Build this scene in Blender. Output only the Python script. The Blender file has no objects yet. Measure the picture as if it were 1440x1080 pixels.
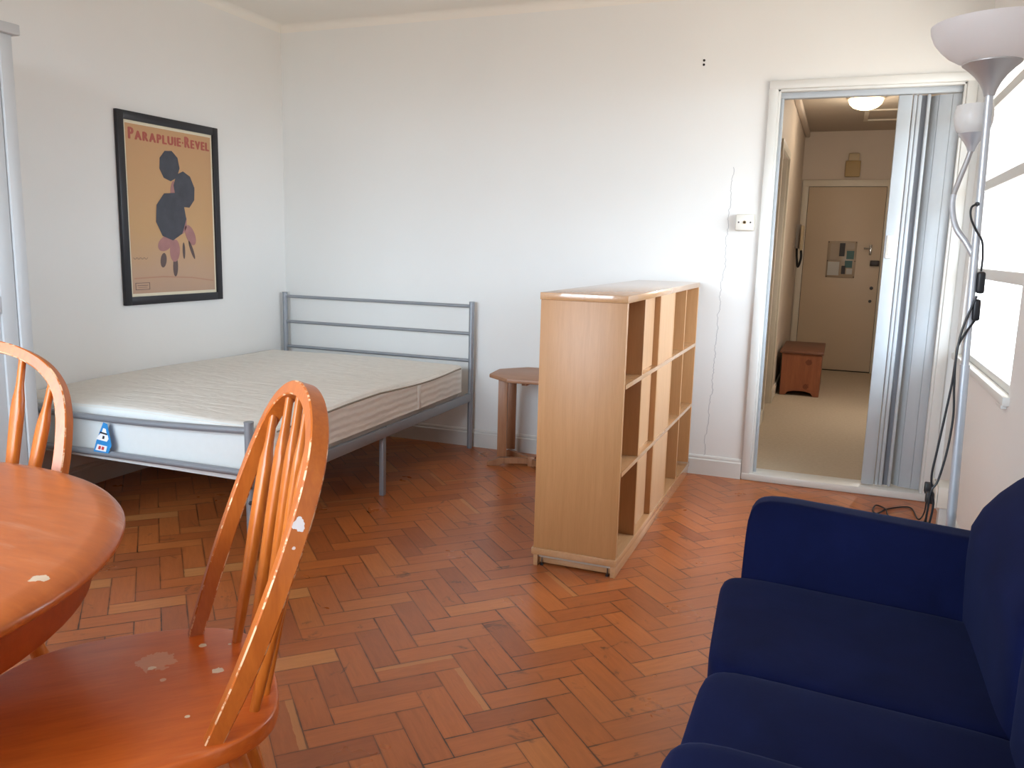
import bpy, bmesh, math, random
from mathutils import Vector, Matrix, Quaternion
random.seed(7)
scene = bpy.context.scene
COL = scene.collection
PI = math.pi

# ------------------------------------------------------------------ objects
MW = {}                                   # world matrix of every built object (by name)

def register(o, m):
    MW[o.name] = m
    return o

def thing(name, label, cat, loc=(0, 0, 0), rotz=0.0, group=None, tilt=None):
    o = bpy.data.objects.new(name, None)
    COL.objects.link(o)
    o.empty_display_size = 0.1
    m = Matrix.Translation(Vector(loc)) @ Matrix.Rotation(rotz, 4, 'Z')
    if tilt:
        m = m @ tilt
    o.matrix_world = m
    o.location = m.to_translation()
    o.rotation_euler = m.to_euler()
    o['label'] = label
    o['category'] = cat
    if group:
        o['group'] = group
    return register(o, m)

def obj(name, bm, mats, parent=None, label=None, world=False, sharp=35.0, smooth=True):
    """links a bmesh as ONE mesh object. world=True: coordinates are world ones and are moved into the parent's frame"""
    pm = MW[parent.name] if parent else Matrix.Identity(4)
    if world and parent:
        bm.transform(pm.inverted())
    bmesh.ops.recalc_face_normals(bm, faces=bm.faces)
    me = bpy.data.meshes.new(name)
    bm.to_mesh(me)
    bm.free()
    if not isinstance(mats, (list, tuple)):
        mats = [mats]
    for m in mats:
        me.materials.append(m)
    if smooth:
        me.polygons.foreach_set('use_smooth', [True] * len(me.polygons))
        me.set_sharp_from_angle(angle=math.radians(sharp))
    o = bpy.data.objects.new(name, me)
    COL.objects.link(o)
    if parent:
        o.parent = parent
    if label:
        o['label'] = label
    return register(o, pm)

def struct(name, bm, mats, parent=None, **kw):
    o = obj(name, bm, mats, parent, **kw)
    if parent is None:
        o['kind'] = 'structure'
    return o

def tag(o, label, cat, group=None):
    o['label'] = label
    o['category'] = cat
    if group:
        o['group'] = group
    return o

# ------------------------------------------------------------------ shapes
def B():
    return bmesh.new()

def join(bm, tmp, mat=None):
    me = bpy.data.meshes.new('t')
    tmp.to_mesh(me)
    tmp.free()
    n = len(bm.faces)
    bm.from_mesh(me)
    bpy.data.meshes.remove(me)
    if mat is not None:
        bm.faces.ensure_lookup_table()
        for f in bm.faces[n:]:
            f.material_index = mat
    return bm

def box(bm, x0, x1, y0, y1, z0, z1, bev=0.0, seg=2, mat=None):
    t = bmesh.new()
    bmesh.ops.create_cube(t, size=1)
    for v in t.verts:
        v.co = Vector(((x0 + x1) / 2 + v.co.x * (x1 - x0), (y0 + y1) / 2 + v.co.y * (y1 - y0), (z0 + z1) / 2 + v.co.z * (z1 - z0)))
    if bev > 0:
        bmesh.ops.bevel(t, geom=list(t.edges), offset=bev, segments=seg, affect='EDGES', profile=0.5)
    return join(bm, t, mat)

def obox(bm, c, ax, ay, az, sx, sy, sz, bev=0.0, seg=2, mat=None):
    """box at c with axes ax, ay, az and full sizes"""
    t = bmesh.new()
    bmesh.ops.create_cube(t, size=1)
    ax, ay, az, c = Vector(ax).normalized(), Vector(ay).normalized(), Vector(az).normalized(), Vector(c)
    for v in t.verts:
        v.co = c + ax * v.co.x * sx + ay * v.co.y * sy + az * v.co.z * sz
    if bev > 0:
        bmesh.ops.bevel(t, geom=list(t.edges), offset=bev, segments=seg, affect='EDGES', profile=0.5)
    return join(bm, t, mat)

def catmull(pts, n=8):
    P = [Vector(p) for p in pts]
    P = [P[0] * 2 - P[1]] + P + [P[-1] * 2 - P[-2]]
    out = []
    for i in range(1, len(P) - 2):
        for k in range(n):
            t = k / n
            a, b, c, d = P[i - 1], P[i], P[i + 1], P[i + 2]
            out.append(0.5 * ((2 * b) + (c - a) * t + (2 * a - 5 * b + 4 * c - d) * t * t + (3 * b - a - 3 * c + d) * t ** 3))
    out.append(P[-2])
    return out

def tube(bm, pts, r, seg=12, mat=None, caps=True):
    P = [Vector(p) for p in pts]
    R = r if isinstance(r, (list, tuple)) else [r] * len(P)
    t0 = (P[1] - P[0]).normalized()
    n = t0.orthogonal().normalized()
    rings = []
    prev = t0
    for i, p in enumerate(P):
        if i == 0:
            t = t0
        elif i == len(P) - 1:
            t = (P[i] - P[i - 1]).normalized()
        else:
            t = ((P[i + 1] - P[i]).normalized() + (P[i] - P[i - 1]).normalized()).normalized()
        q = prev.rotation_difference(t)
        n = (q @ n).normalized()
        prev = t
        b = t.cross(n)
        rings.append([bm.verts.new(p + (n * math.cos(2 * PI * k / seg) + b * math.sin(2 * PI * k / seg)) * R[i]) for k in range(seg)])
    for a, b in zip(rings[:-1], rings[1:]):
        for k in range(seg):
            f = bm.faces.new((a[k], a[(k + 1) % seg], b[(k + 1) % seg], b[k]))
            if mat is not None:
                f.material_index = mat
    if caps:
        for ring in (rings[0], rings[-1]):
            f = bm.faces.new(ring)
            if mat is not None:
                f.material_index = mat
    return bm

def lathe(bm, prof, c=(0, 0, 0), seg=32, axis=None, mat=None, closed=False):
    """prof: list of (r, z)"""
    c = Vector(c)
    rot = Vector((0, 0, 1)).rotation_difference(Vector(axis).normalized()) if axis is not None else Quaternion()
    rings = []
    for r, z in prof:
        if r < 1e-6:
            rings.append([bm.verts.new(c + rot @ Vector((0, 0, z)))])
        else:
            rings.append([bm.verts.new(c + rot @ Vector((r * math.cos(2 * PI * k / seg), r * math.sin(2 * PI * k / seg), z))) for k in range(seg)])
    pairs = list(zip(rings[:-1], rings[1:]))
    if closed:
        pairs.append((rings[-1], rings[0]))
    for a, b in pairs:
        for k in range(seg):
            k2 = (k + 1) % seg
            if len(a) == 1 and len(b) == 1:
                continue
            if len(a) == 1:
                f = bm.faces.new((a[0], b[k2], b[k]))
            elif len(b) == 1:
                f = bm.faces.new((a[k], a[k2], b[0]))
            else:
                f = bm.faces.new((a[k], a[k2], b[k2], b[k]))
            if mat is not None:
                f.material_index = mat
    return bm

def prism(bm, poly, z0, z1, bev=0.0, seg=2, mat=None, xf=None):
    """poly: list of (x, y); extruded z0..z1; xf maps Vector -> Vector"""
    t = bmesh.new()
    a = [t.verts.new((x, y, z0)) for x, y in poly]
    b = [t.verts.new((x, y, z1)) for x, y in poly]
    n = len(poly)
    t.faces.new(list(reversed(a)))
    t.faces.new(b)
    for i in range(n):
        t.faces.new((a[i], a[(i + 1) % n], b[(i + 1) % n], b[i]))
    if bev > 0:
        bmesh.ops.recalc_face_normals(t, faces=t.faces)
        es = [e for e in t.edges if abs(e.verts[0].co.z - e.verts[1].co.z) < 1e-6]
        bmesh.ops.bevel(t, geom=es, offset=bev, segments=seg, affect='EDGES', profile=0.5)
    if xf:
        for v in t.verts:
            v.co = xf(v.co.copy())
    return join(bm, t, mat)

def soft(bm, x0, x1, y0, y1, z0, z1, e=6.0, cuts=9, fn=None, mat=None):
    """an upholstered block: a cube whose corners are rounded as a superellipsoid"""
    t = bmesh.new()
    bmesh.ops.create_cube(t, size=2)
    bmesh.ops.subdivide_edges(t, edges=list(t.edges), cuts=cuts, use_grid_fill=True)
    for v in t.verts:
        p = v.co.copy()
        m = max(abs(p.x), abs(p.y), abs(p.z))
        q = Vector([math.copysign(abs(math.sin(abs(c) * PI / 2)) ** 0.8, c) if abs(c) < 1 else c for c in p])
        m = max(abs(q.x), abs(q.y), abs(q.z))
        n = (abs(q.x) ** e + abs(q.y) ** e + abs(q.z) ** e) ** (1 / e)
        q = q * (m / n)
        w = Vector(((x0 + x1) / 2 + q.x * (x1 - x0) / 2, (y0 + y1) / 2 + q.y * (y1 - y0) / 2, (z0 + z1) / 2 + q.z * (z1 - z0) / 2))
        if fn:
            w = fn(w, q)
        v.co = w
    return join(bm, t, mat)

# ------------------------------------------------------------------ materials
def lin(c):
    """sRGB 0-255 -> linear"""
    return tuple(((v / 255) / 12.92 if v / 255 <= 0.04045 else ((v / 255 + 0.055) / 1.055) ** 2.4) for v in c)

class NT:
    def __init__(self, name):
        self.m = bpy.data.materials.new(name)
        self.m.use_nodes = True
        self.t = self.m.node_tree
        self.b = self.t.nodes['Principled BSDF']
        self.out = self.t.nodes['Material Output']
    def n(self, typ, **kw):
        nd = self.t.nodes.new(typ)
        for k, v in kw.items():
            setattr(nd, k, v)
        return nd
    def l(self, a, b):
        self.t.links.new(a, b)
    def val(self, sock, v):
        if hasattr(v, 'is_output'):
            self.l(v, sock)
        else:
            sock.default_value = v
    def math(self, op, a, b=0.0, c=None, clamp=False):
        nd = self.n('ShaderNodeMath', operation=op)
        nd.use_clamp = clamp
        self.val(nd.inputs[0], a)
        self.val(nd.inputs[1], b)
        if c is not None:
            self.val(nd.inputs[2], c)
        return nd.outputs[0]
    def mix(self, fac, a, b, blend='MIX'):
        nd = self.n('ShaderNodeMix', data_type='RGBA', blend_type=blend)
        self.val(nd.inputs[0], fac)
        for s, v in ((6, a), (7, b)):
            if hasattr(v, 'is_output'):
                self.l(v, nd.inputs[s])
            else:
                nd.inputs[s].default_value = (*v, 1)
        return nd.outputs[2]
    def obj_co(self):
        return self.n('ShaderNodeTexCoord').outputs['Object']
    def noise(self, vec, scale, detail=4.0, rough=0.55, dist=0.0):
        nd = self.n('ShaderNodeTexNoise')
        if vec is not None:
            self.l(vec, nd.inputs['Vector'])
        nd.inputs['Scale'].default_value = scale
        nd.inputs['Detail'].default_value = detail
        nd.inputs['Roughness'].default_value = rough
        nd.inputs['Distortion'].default_value = dist
        return nd.outputs['Fac']
    def mapping(self, vec, scale=(1, 1, 1), loc=(0, 0, 0), rot=(0, 0, 0)):
        nd = self.n('ShaderNodeMapping')
        self.l(vec, nd.inputs['Vector'])
        nd.inputs['Scale'].default_value = scale
        nd.inputs['Location'].default_value = loc
        nd.inputs['Rotation'].default_value = rot
        return nd.outputs[0]
    def ramp(self, fac, stops):
        nd = self.n('ShaderNodeValToRGB')
        self.l(fac, nd.inputs[0])
        el = nd.color_ramp.elements
        while len(el) < len(stops):
            el.new(0.5)
        for e, (p, c) in zip(el, stops):
            e.position = p
            e.color = (*c, 1) if len(c) == 3 else c
        return nd.outputs[0]
    def bump(self, h, strength=0.2, dist=0.01):
        nd = self.n('ShaderNodeBump')
        nd.inputs['Strength'].default_value = strength
        nd.inputs['Distance'].default_value = dist
        self.l(h, nd.inputs['Height'])
        self.l(nd.outputs[0], self.b.inputs['Normal'])
    def base(self, c):
        if hasattr(c, 'is_output'):
            self.l(c, self.b.inputs['Base Color'])
        else:
            self.b.inputs['Base Color'].default_value = (*c, 1)
    def set(self, rough=0.5, metal=0.0, spec=0.5, coat=0.0):
        self.val(self.b.inputs['Roughness'], rough)
        self.b.inputs['Metallic'].default_value = metal
        self.b.inputs['Specular IOR Level'].default_value = spec
        self.b.inputs['Coat Weight'].default_value = coat
        return self.m

def plain(name, rgb, rough=0.5, metal=0.0, spec=0.5, var=0.05, scale=8.0, bump=0.0, coat=0.0):
    k = NT(name)
    co = k.obj_co()
    c = lin(rgb)
    f = k.noise(co, scale)
    a = tuple(max(0, v * (1 - var)) for v in c)
    b = tuple(min(1, v * (1 + var)) for v in c)
    k.base(k.mix(f, a, b))
    if bump:
        k.bump(k.noise(co, scale * 12, 3), bump, 0.002)
    return k.set(rough, metal, spec, coat)

def wood(name, rgb_a, rgb_b, rough=0.35, axis=0, scale=1.0, stretch=14.0, bump=0.05, marks=None, coat=0.0, mark_rgb=(225, 215, 200), spec=0.5, scuff_sheen=0.0):
    """grain along object axis; marks: list of (centre, radius) chips showing pale"""
    k = NT(name)
    co = k.obj_co()
    s = [stretch * scale] * 3
    s[axis] = scale
    g1 = k.noise(k.mapping(co, tuple(s)), 2.2, 6, 0.6, 0.6)
    g2 = k.noise(k.mapping(co, tuple(v * 4 for v in s)), 3.0, 3, 0.5)
    g = k.math('ADD', k.math('MULTIPLY', g1, 0.7), k.math('MULTIPLY', g2, 0.3))
    col = k.ramp(g, [(0.30, lin(rgb_a)), (0.70, lin(rgb_b))])
    if marks:
        nz = k.noise(co, 70, 3)
        for c, r, amt in marks:
            d = k.n('ShaderNodeVectorMath', operation='DISTANCE')
            k.l(co, d.inputs[0])
            d.inputs[1].default_value = c
            dd = k.math('ADD', d.outputs['Value'], k.math('MULTIPLY', k.math('SUBTRACT', nz, 0.5), r * 1.5))
            msk = k.math('MULTIPLY', k.math('LESS_THAN', dd, r), amt)
            col = k.mix(msk, col, lin(mark_rgb))
    if scuff_sheen:                                             # rubbed scratches, plus a whitish haze of sheen put into the lacquer colour
        s2 = [16.0] * 3
        s2[axis] = 2.2
        z1 = k.noise(k.mapping(co, tuple(s2)), 1.6, 5, 0.65, 0.5)
        z2 = k.noise(co, 2.4, 3, 0.6)
        f = k.math('MULTIPLY', k.ramp(z1, [(0.56, (0, 0, 0)), (0.72, (1, 1, 1))]), k.ramp(z2, [(0.42, (0, 0, 0)), (0.62, (1, 1, 1))]))
        col = k.mix(k.math('MULTIPLY', f, scuff_sheen), col, lin((206, 170, 146)))
    k.base(col)
    if bump:
        k.bump(g, bump, 0.004)
    return k.set(rough, 0, spec, coat)

def herringbone(name):
    k = NT(name)
    W, L = 0.0834, 3
    co = k.obj_co()
    sp = k.n('ShaderNodeSeparateXYZ')
    k.l(co, sp.inputs[0])
    r2 = 1 / (math.sqrt(2) * W)
    x, y = sp.outputs[0], sp.outputs[1]
    u = k.math('ADD', k.math('MULTIPLY', k.math('ADD', x, y), r2), 2.229)
    v = k.math('ADD', k.math('MULTIPLY', k.math('SUBTRACT', y, x), r2), 42.31 + 0.0)
    i, j = k.math('FLOOR', u), k.math('FLOOR', v)
    fu, fv = k.math('SUBTRACT', u, i), k.math('SUBTRACT', v, j)
    dij = k.math('SUBTRACT', i, j)
    kk = k.math('FLOORED_MODULO', dij, 2 * L)
    per = k.math('FLOOR', k.math('DIVIDE', k.math('ADD', dij, 0.001), 2 * L))
    hor = k.math('LESS_THAN', kk, L - 0.5)
    ver = k.math('SUBTRACT', 1.0, hor)
    al_h = k.math('ADD', kk, fu)
    al_v = k.math('ADD', k.math('SUBTRACT', 2 * L - 1, kk), fv)
    along = k.math('ADD', k.math('MULTIPLY', hor, al_h), k.math('MULTIPLY', ver, al_v))
    across = k.math('ADD', k.math('MULTIPLY', hor, fv), k.math('MULTIPLY', ver, fu))
    row = k.math('ADD', k.math('MULTIPLY', hor, j), k.math('MULTIPLY', ver, i))
    ident = k.n('ShaderNodeCombineXYZ')
    k.l(row, ident.inputs[0]); k.l(per, ident.inputs[1]); k.l(hor, ident.inputs[2])
    wn = k.n('ShaderNodeTexWhiteNoise', noise_dimensions='3D')
    k.l(ident.outputs[0], wn.inputs['Vector'])
    rnd = wn.outputs['Value']
    sep = k.n('ShaderNodeSeparateColor')
    k.l(wn.outputs['Color'], sep.inputs[0])
    rnd2 = sep.outputs[1]
    # grain along the block
    gv = k.n('ShaderNodeCombineXYZ')
    k.l(k.math('ADD', k.math('MULTIPLY', along, 0.35), k.math('MULTIPLY', rnd, 50)), gv.inputs[0])
    k.l(k.math('ADD', k.math('MULTIPLY', across, 3.2), k.math('MULTIPLY', rnd2, 70)), gv.inputs[1])
    gr = k.noise(gv.outputs[0], 2.0, 5, 0.6, 0.8)
    fine = k.noise(gv.outputs[0], 9.0, 3, 0.6)
    col = k.ramp(rnd, [(0.0, lin((156, 86, 46))), (0.15, lin((170, 95, 47))), (0.7, lin((182, 104, 52))), (0.95, lin((188, 113, 58))), (1.0, lin((196, 134, 78)))])
    gmul = k.ramp(k.math('ADD', k.math('MULTIPLY', gr, 0.75), k.math('MULTIPLY', fine, 0.25)), [(0.25, (0.80, 0.77, 0.74)), (0.6, (1.03, 1.03, 1.03)), (0.8, (1.12, 1.12, 1.10))])
    col = k.mix(1.0, col, gmul, 'MULTIPLY')
    # pale sapwood strip along one side of some blocks
    sap = k.math('MULTIPLY', k.math('GREATER_THAN', rnd2, 0.955), k.math('GREATER_THAN', k.math('ADD', across, k.math('MULTIPLY', gr, 0.2)), 0.84))
    col = k.mix(k.math('MULTIPLY', sap, 0.55), col, lin((194, 138, 84)))
    # worn, greyed patches and stains
    big = k.noise(co, 1.1, 3, 0.6)
    col = k.mix(k.ramp(big, [(0.45, (0, 0, 0)), (0.75, (0.38, 0.38, 0.38))]), col, lin((128, 82, 58)))
    st = k.noise(co, 6.5, 5, 0.65, 1.4)
    col = k.mix(k.ramp(st, [(0.62, (0, 0, 0)), (0.70, (0.65, 0.65, 0.65))]), col, lin((58, 48, 42)))
    e1 = k.math('MINIMUM', across, k.math('SUBTRACT', 1.0, across))
    e2 = k.math('MINIMUM', along, k.math('SUBTRACT', float(L), along))
    ed = k.math('MINIMUM', e1, e2)
    wob = k.noise(co, 9, 3, 0.7)
    lim = k.math('MINIMUM', k.math('ADD', k.math('MULTIPLY', k.math('POWER', wob, 4.0), 0.16), 0.010), 0.036)
    gap = k.math('LESS_THAN', ed, lim)
    soil = k.math('MULTIPLY', k.math('SUBTRACT', 0.09, k.math('MINIMUM', ed, 0.09)), k.math('MULTIPLY', k.math('POWER', k.noise(co, 4, 3, 0.6), 2.0), 11.0))
    col = k.mix(k.math('MINIMUM', soil, 0.5), col, lin((92, 50, 30)))
    gdk = k.ramp(k.noise(co, 2.3, 4, 0.7), [(0.42, (0.42, 0.42, 0.42)), (0.62, (0.92, 0.92, 0.92))])
    col = k.mix(k.math('MULTIPLY', gap, gdk), col, lin((46, 31, 25)))
    k.base(col)
    h = k.math('SUBTRACT', k.math('MULTIPLY', gr, 0.15), gap)
    h = k.math('ADD', h, k.math('MULTIPLY', rnd2, 0.35))
    k.bump(h, 0.25, 0.002)
    rg = k.math('ADD', k.math('MULTIPLY', k.noise(co, 3.0, 4), 0.22), 0.20)
    return k.set(rg, 0, 0.45)

def wall_paint(name, rgb, crack=False):
    k = NT(name)
    co = k.obj_co()
    c = lin(rgb)
    f = k.noise(co, 1.3, 4)
    col = k.mix(f, tuple(v * 0.95 for v in c), tuple(min(1, v * 1.03) for v in c))
    if crack:                                              # a hairline crack running down the plaster by the door
        sp = k.n('ShaderNodeSeparateXYZ')
        k.l(co, sp.inputs[0])
        zz = k.n('ShaderNodeCombineXYZ')
        k.l(sp.outputs[2], zz.inputs[2])
        wob = k.noise(zz.outputs[0], 7.0, 5, 0.65)
        xc = k.math('ADD', k.math('MULTIPLY', sp.outputs[2], 0.034), 2.83)
        xc = k.math('ADD', xc, k.math('MULTIPLY', wob, 0.09))
        d = k.math('ABSOLUTE', k.math('SUBTRACT', sp.outputs[0], xc))
        on = k.math('MULTIPLY', k.math('LESS_THAN', d, k.math('MULTIPLY', wob, 0.0032)), k.math('LESS_THAN', sp.outputs[2], 1.72))
        col = k.mix(k.math('MULTIPLY', on, 0.6), col, lin((120, 122, 130)))
    k.base(col)
    k.bump(k.noise(co, 60, 3), 0.06, 0.003)
    return k.set(0.7, 0, 0.3)

M_floor = herringbone('parquet')
M_wall = wall_paint('white_wall_paint', (229, 228, 225))
M_wallb = wall_paint('white_wall_paint_cracked', (230, 230, 227), crack=True)
M_ceil = wall_paint('ceiling_paint', (236, 232, 224))
M_trim = plain('gloss_white_trim', (214, 213, 208), 0.35, var=0.03)
M_cream = plain('old_cream_trim', (214, 206, 190), 0.4, var=0.05)
M_pvc = plain('white_vinyl', (172, 177, 181), 0.4, var=0.03)
M_pvc_d = plain('grey_gap_vinyl', (120, 122, 128), 0.5)  # grey that carries the shade of the folding door's gap
M_ward = plain('white_wardrobe_foil', (190, 193, 194), 0.4, var=0.02)
M_silver = plain('grey_powder_coat', (150, 154, 160), 0.4, 0.4, var=0.04)
M_bolt = plain('steel_bolt', (90, 92, 98), 0.35, 0.9)
M_beech = wood('beech_veneer', (172, 124, 78), (188, 139, 92), 0.42, axis=2, scale=1.3, stretch=16, bump=0.02)
M_beech_h = wood('beech_veneer_long', (178, 134, 92), (194, 150, 108), 0.24, axis=1, scale=1.3, stretch=16, bump=0.0, coat=0.6)
M_beech_d = wood('beech_back_board', (182, 140, 102), (198, 156, 118), 0.45, axis=2, scale=1.3, stretch=12, bump=0.02)
M_raw = plain('raw_chipboard', (190, 178, 160), 0.9, var=0.2, scale=90)
M_stool = wood('oak_stool', (138, 92, 62), (172, 122, 86), 0.45, axis=2, scale=1.2, stretch=12)
M_stool_t = wood('oak_stool_top', (142, 98, 70), (174, 128, 96), 0.45, axis=0, scale=1.2, stretch=12)
M_pine = wood('pine_chest_front', (132, 76, 50), (160, 98, 64), 0.45, axis=2, scale=1.6, stretch=9, marks=[((0.23, 0.0, 0.31), 0.026, 0.7), ((0.22, 0.0, 0.09), 0.024, 0.7)], mark_rgb=(92, 40, 24))
M_pine_t = wood('pine_chest_lid', (96, 60, 44), (118, 76, 56), 0.5, axis=0, scale=1.6, stretch=9)
M_sofa = None
M_navy = NT('navy_velour')
_co = M_navy.obj_co()
_f = M_navy.noise(_co, 5, 5, 0.6, 0.5)
M_navy.base(M_navy.ramp(_f, [(0.3, lin((9, 14, 44))), (0.7, lin((14, 21, 58)))]))
M_navy.b.inputs['Sheen Weight'].default_value = 0.06
M_navy.b.inputs['Sheen Roughness'].default_value = 0.4
M_navy.b.inputs['Sheen Tint'].default_value = (0.35, 0.45, 0.9, 1)
M_navy.bump(M_navy.noise(_co, 260, 2), 0.15, 0.001)
M_navy = M_navy.set(0.9, 0, 0.08)
M_foot = plain('dark_wood_foot', (40, 26, 20), 0.4)
M_tick = NT('mattress_ticking')
_co = M_tick.obj_co()
_n = M_tick.noise(_co, 26, 3, 0.5, 0.4)
M_tick.base(M_tick.mix(_n, lin((216, 212, 204)), lin((232, 229, 222))))
_n2 = M_tick.noise(M_tick.mapping(_co, (3.2, 12, 3)), 1.6, 3, 0.5, 0.8)
M_tick.bump(_n2, 0.45, 0.02)
M_tick = M_tick.set(0.85, 0, 0.25)
M_bord = NT('mattress_border')
_co = M_bord.obj_co()
_w = M_bord.n('ShaderNodeTexWave', wave_type='BANDS', bands_direction='Z')
M_bord.l(_co, _w.inputs['Vector'])
_w.inputs['Scale'].default_value = 9.0
_w.inputs['Distortion'].default_value = 2.5
_w.inputs['Detail'].default_value = 2.0
M_bord.base(M_bord.mix(M_bord.noise(_co, 20, 3), lin((236, 233, 226)), lin((246, 244, 238))))
M_bord.bump(_w.outputs['Fac'], 0.16, 0.010)
M_bord = M_bord.set(0.8, 0, 0.3)
M_bfoot = plain('mattress_foot_border', (222, 226, 224), 0.6, var=0.03, scale=30, bump=0.1)
M_pipe = plain('mattress_piping', (150, 142, 130), 0.8)
M_tape = plain('mattress_tape', (232, 228, 220), 0.7)
M_blue = plain('tag_blue', (52, 140, 205), 0.4)
M_white = plain('tag_white', (240, 240, 240), 0.4)
M_red = plain('tag_red', (200, 60, 60), 0.5)
M_black = plain('black_plastic', (22, 22, 26), 0.45)
M_blackframe = plain('black_picture_frame', (26, 24, 30), 0.4, var=0.1)
M_mat = plain('poster_margin', (226, 216, 190), 0.6)
M_poster = NT('poster_ochre')
_co = M_poster.obj_co()
_sp = M_poster.n('ShaderNodeSeparateXYZ')
M_poster.l(_co, _sp.inputs[0])
_h = M_poster.math('ADD', M_poster.math('MULTIPLY', M_poster.math('SUBTRACT', _sp.outputs[2], 0.0), 1.0), M_poster.math('MULTIPLY', M_poster.noise(_co, 6, 4), 0.12))
M_poster.base(M_poster.ramp(_h, [(0.10, lin((180, 148, 126))), (0.24, lin((186, 152, 124))), (0.45, lin((194, 154, 108))), (0.95, lin((192, 150, 108)))]))
M_poster = M_poster.set(0.35, 0, 0.4)
M_pred = plain('poster_red_ink', (168, 84, 70), 0.5)  # poster inks lightened, the pale veil of the glazing put into their colour
M_pdark = plain('poster_dark_ink', (60, 62, 72), 0.4, var=0.55, scale=14)
M_prose = plain('poster_rose_ink', (160, 112, 108), 0.5, var=0.2, scale=20)
M_pbrown = plain('poster_brown_ink', (92, 74, 70), 0.5)
M_ptan = plain('poster_tan_ink', (176, 130, 106), 0.5)
M_orange = wood('orange_stained_wood', (168, 84, 22), (196, 110, 38), 0.33, axis=2, scale=2.0, stretch=10, bump=0.04)
M_worn = NT('worn_edge_wood')
_co = M_worn.obj_co()
_n = M_worn.noise(_co, 26, 4, 0.7)
M_worn.base(M_worn.mix(M_worn.ramp(_n, [(0.50, (0, 0, 0)), (0.56, (0.85, 0.85, 0.85))]), lin((180, 94, 34)), lin((226, 188, 150))))
M_worn = M_worn.set(0.5, 0, 0.3)
M_table = wood('table_top_wood', (164, 82, 32), (192, 104, 46), 0.28, axis=0, scale=1.4, stretch=6, bump=0.03,
               marks=[((0.582, 0.196, 0.745), 0.015, 0.85), ((0.50, -0.05, 0.75), 0.006, 0.6), ((0.42, 0.02, 0.75), 0.008, 0.5), ((0.33, 0.10, 0.75), 0.006, 0.5)], mark_rgb=(205, 190, 165), scuff_sheen=0.5)
M_apron = wood('table_apron_wood', (140, 56, 16), (165, 72, 24), 0.36, axis=0, scale=1.4, stretch=6)
M_carpet = plain('beige_carpet', (186, 171, 150), 0.95, var=0.14, scale=45, bump=0.4, spec=0.1)
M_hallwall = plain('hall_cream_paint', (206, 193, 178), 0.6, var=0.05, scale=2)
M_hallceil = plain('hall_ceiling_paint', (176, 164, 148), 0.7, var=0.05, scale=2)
M_halldoor = plain('hall_door_paint', (200, 182, 158), 0.42, var=0.05, scale=2)
M_brass = plain('brushed_steel_handle', (150, 146, 140), 0.22, 1.0)
M_dark = plain('dark_bronze', (52, 44, 40), 0.4, 0.3)
M_paper = plain('paper_sheet', (190, 192, 190), 0.6)
M_teal = plain('teal_print', (74, 110, 112), 0.6)
M_slate = plain('dark_print', (60, 58, 62), 0.6)
M_board = plain('clear_plastic_board', (164, 148, 128), 0.3)
M_bell = plain('yellowed_plastic', (176, 150, 104), 0.5)
M_belll = plain('pale_plastic', (190, 172, 140), 0.5)
M_phone = plain('grey_entry_phone', (150, 142, 134), 0.4)
M_sock = plain('white_socket_plastic', (222, 218, 208), 0.35)
M_gap = plain('black_gap', (14, 13, 13), 0.8)  # black standing in for the shade inside gaps and holes
M_lampm = plain('satin_silver_lamp', (200, 204, 210), 0.34, 0.45, var=0.03)
M_lampd = plain('satin_silver_cone', (176, 174, 174), 0.38, 0.45, var=0.05)
M_cup = None

def glassy_shade(name, rgb, trans):
    k = NT(name)
    k.base(lin(rgb))
    k.b.inputs['Subsurface Weight'].default_value = 0.0
    tr = k.n('ShaderNodeBsdfTranslucent')
    tr.inputs[0].default_value = (*lin(rgb), 1)
    mx = k.n('ShaderNodeMixShader')
    mx.inputs[0].default_value = trans
    k.l(k.b.outputs[0], mx.inputs[1])
    k.l(tr.outputs[0], mx.inputs[2])
    k.l(mx.outputs[0], k.out.inputs[0])
    return k.set(0.25, 0, 0.5)

M_bowl = glassy_shade('white_lamp_plastic', (250, 250, 252), 0.75)
M_cup = glassy_shade('frosted_lamp_cup', (246, 246, 245), 0.5)

def pane(name):
    k = NT(name)
    tr = k.n('ShaderNodeBsdfTransparent')
    gl = k.n('ShaderNodeBsdfGlossy')
    gl.inputs['Roughness'].default_value = 0.02
    mx = k.n('ShaderNodeMixShader')
    mx.inputs[0].default_value = 0.05
    k.l(tr.outputs[0], mx.inputs[1])
    k.l(gl.outputs[0], mx.inputs[2])
    k.l(mx.outputs[0], k.out.inputs[0])
    return k.m
M_glass = pane('window_glass')

def emit(name, rgb, s):
    k = NT(name)
    k.base(lin(rgb))
    k.b.inputs['Emission Color'].default_value = (*lin(rgb), 1)
    k.b.inputs['Emission Strength'].default_value = s
    return k.set(0.3)
M_dome = emit('lit_dome_glass', (255, 226, 176), 4.0)

# ------------------------------------------------------------------ room dimensions
XR = 4.09          # right wall
BAL = 0.9          # depth of the balcony slab outside
YR = -5.45         # wall behind the camera
H = 2.64
DX0, DX1, DZ = 3.135, 4.012, 2.112     # doorway opening in the back wall
WY0, WY1, WZ0, WZ1 = -1.46, -0.13, 0.80, 2.20   # window in the right wall
RX0, RX1, RZ0, RZ1 = 0.30, 2.75, 0.82, 2.42     # window behind the camera

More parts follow.
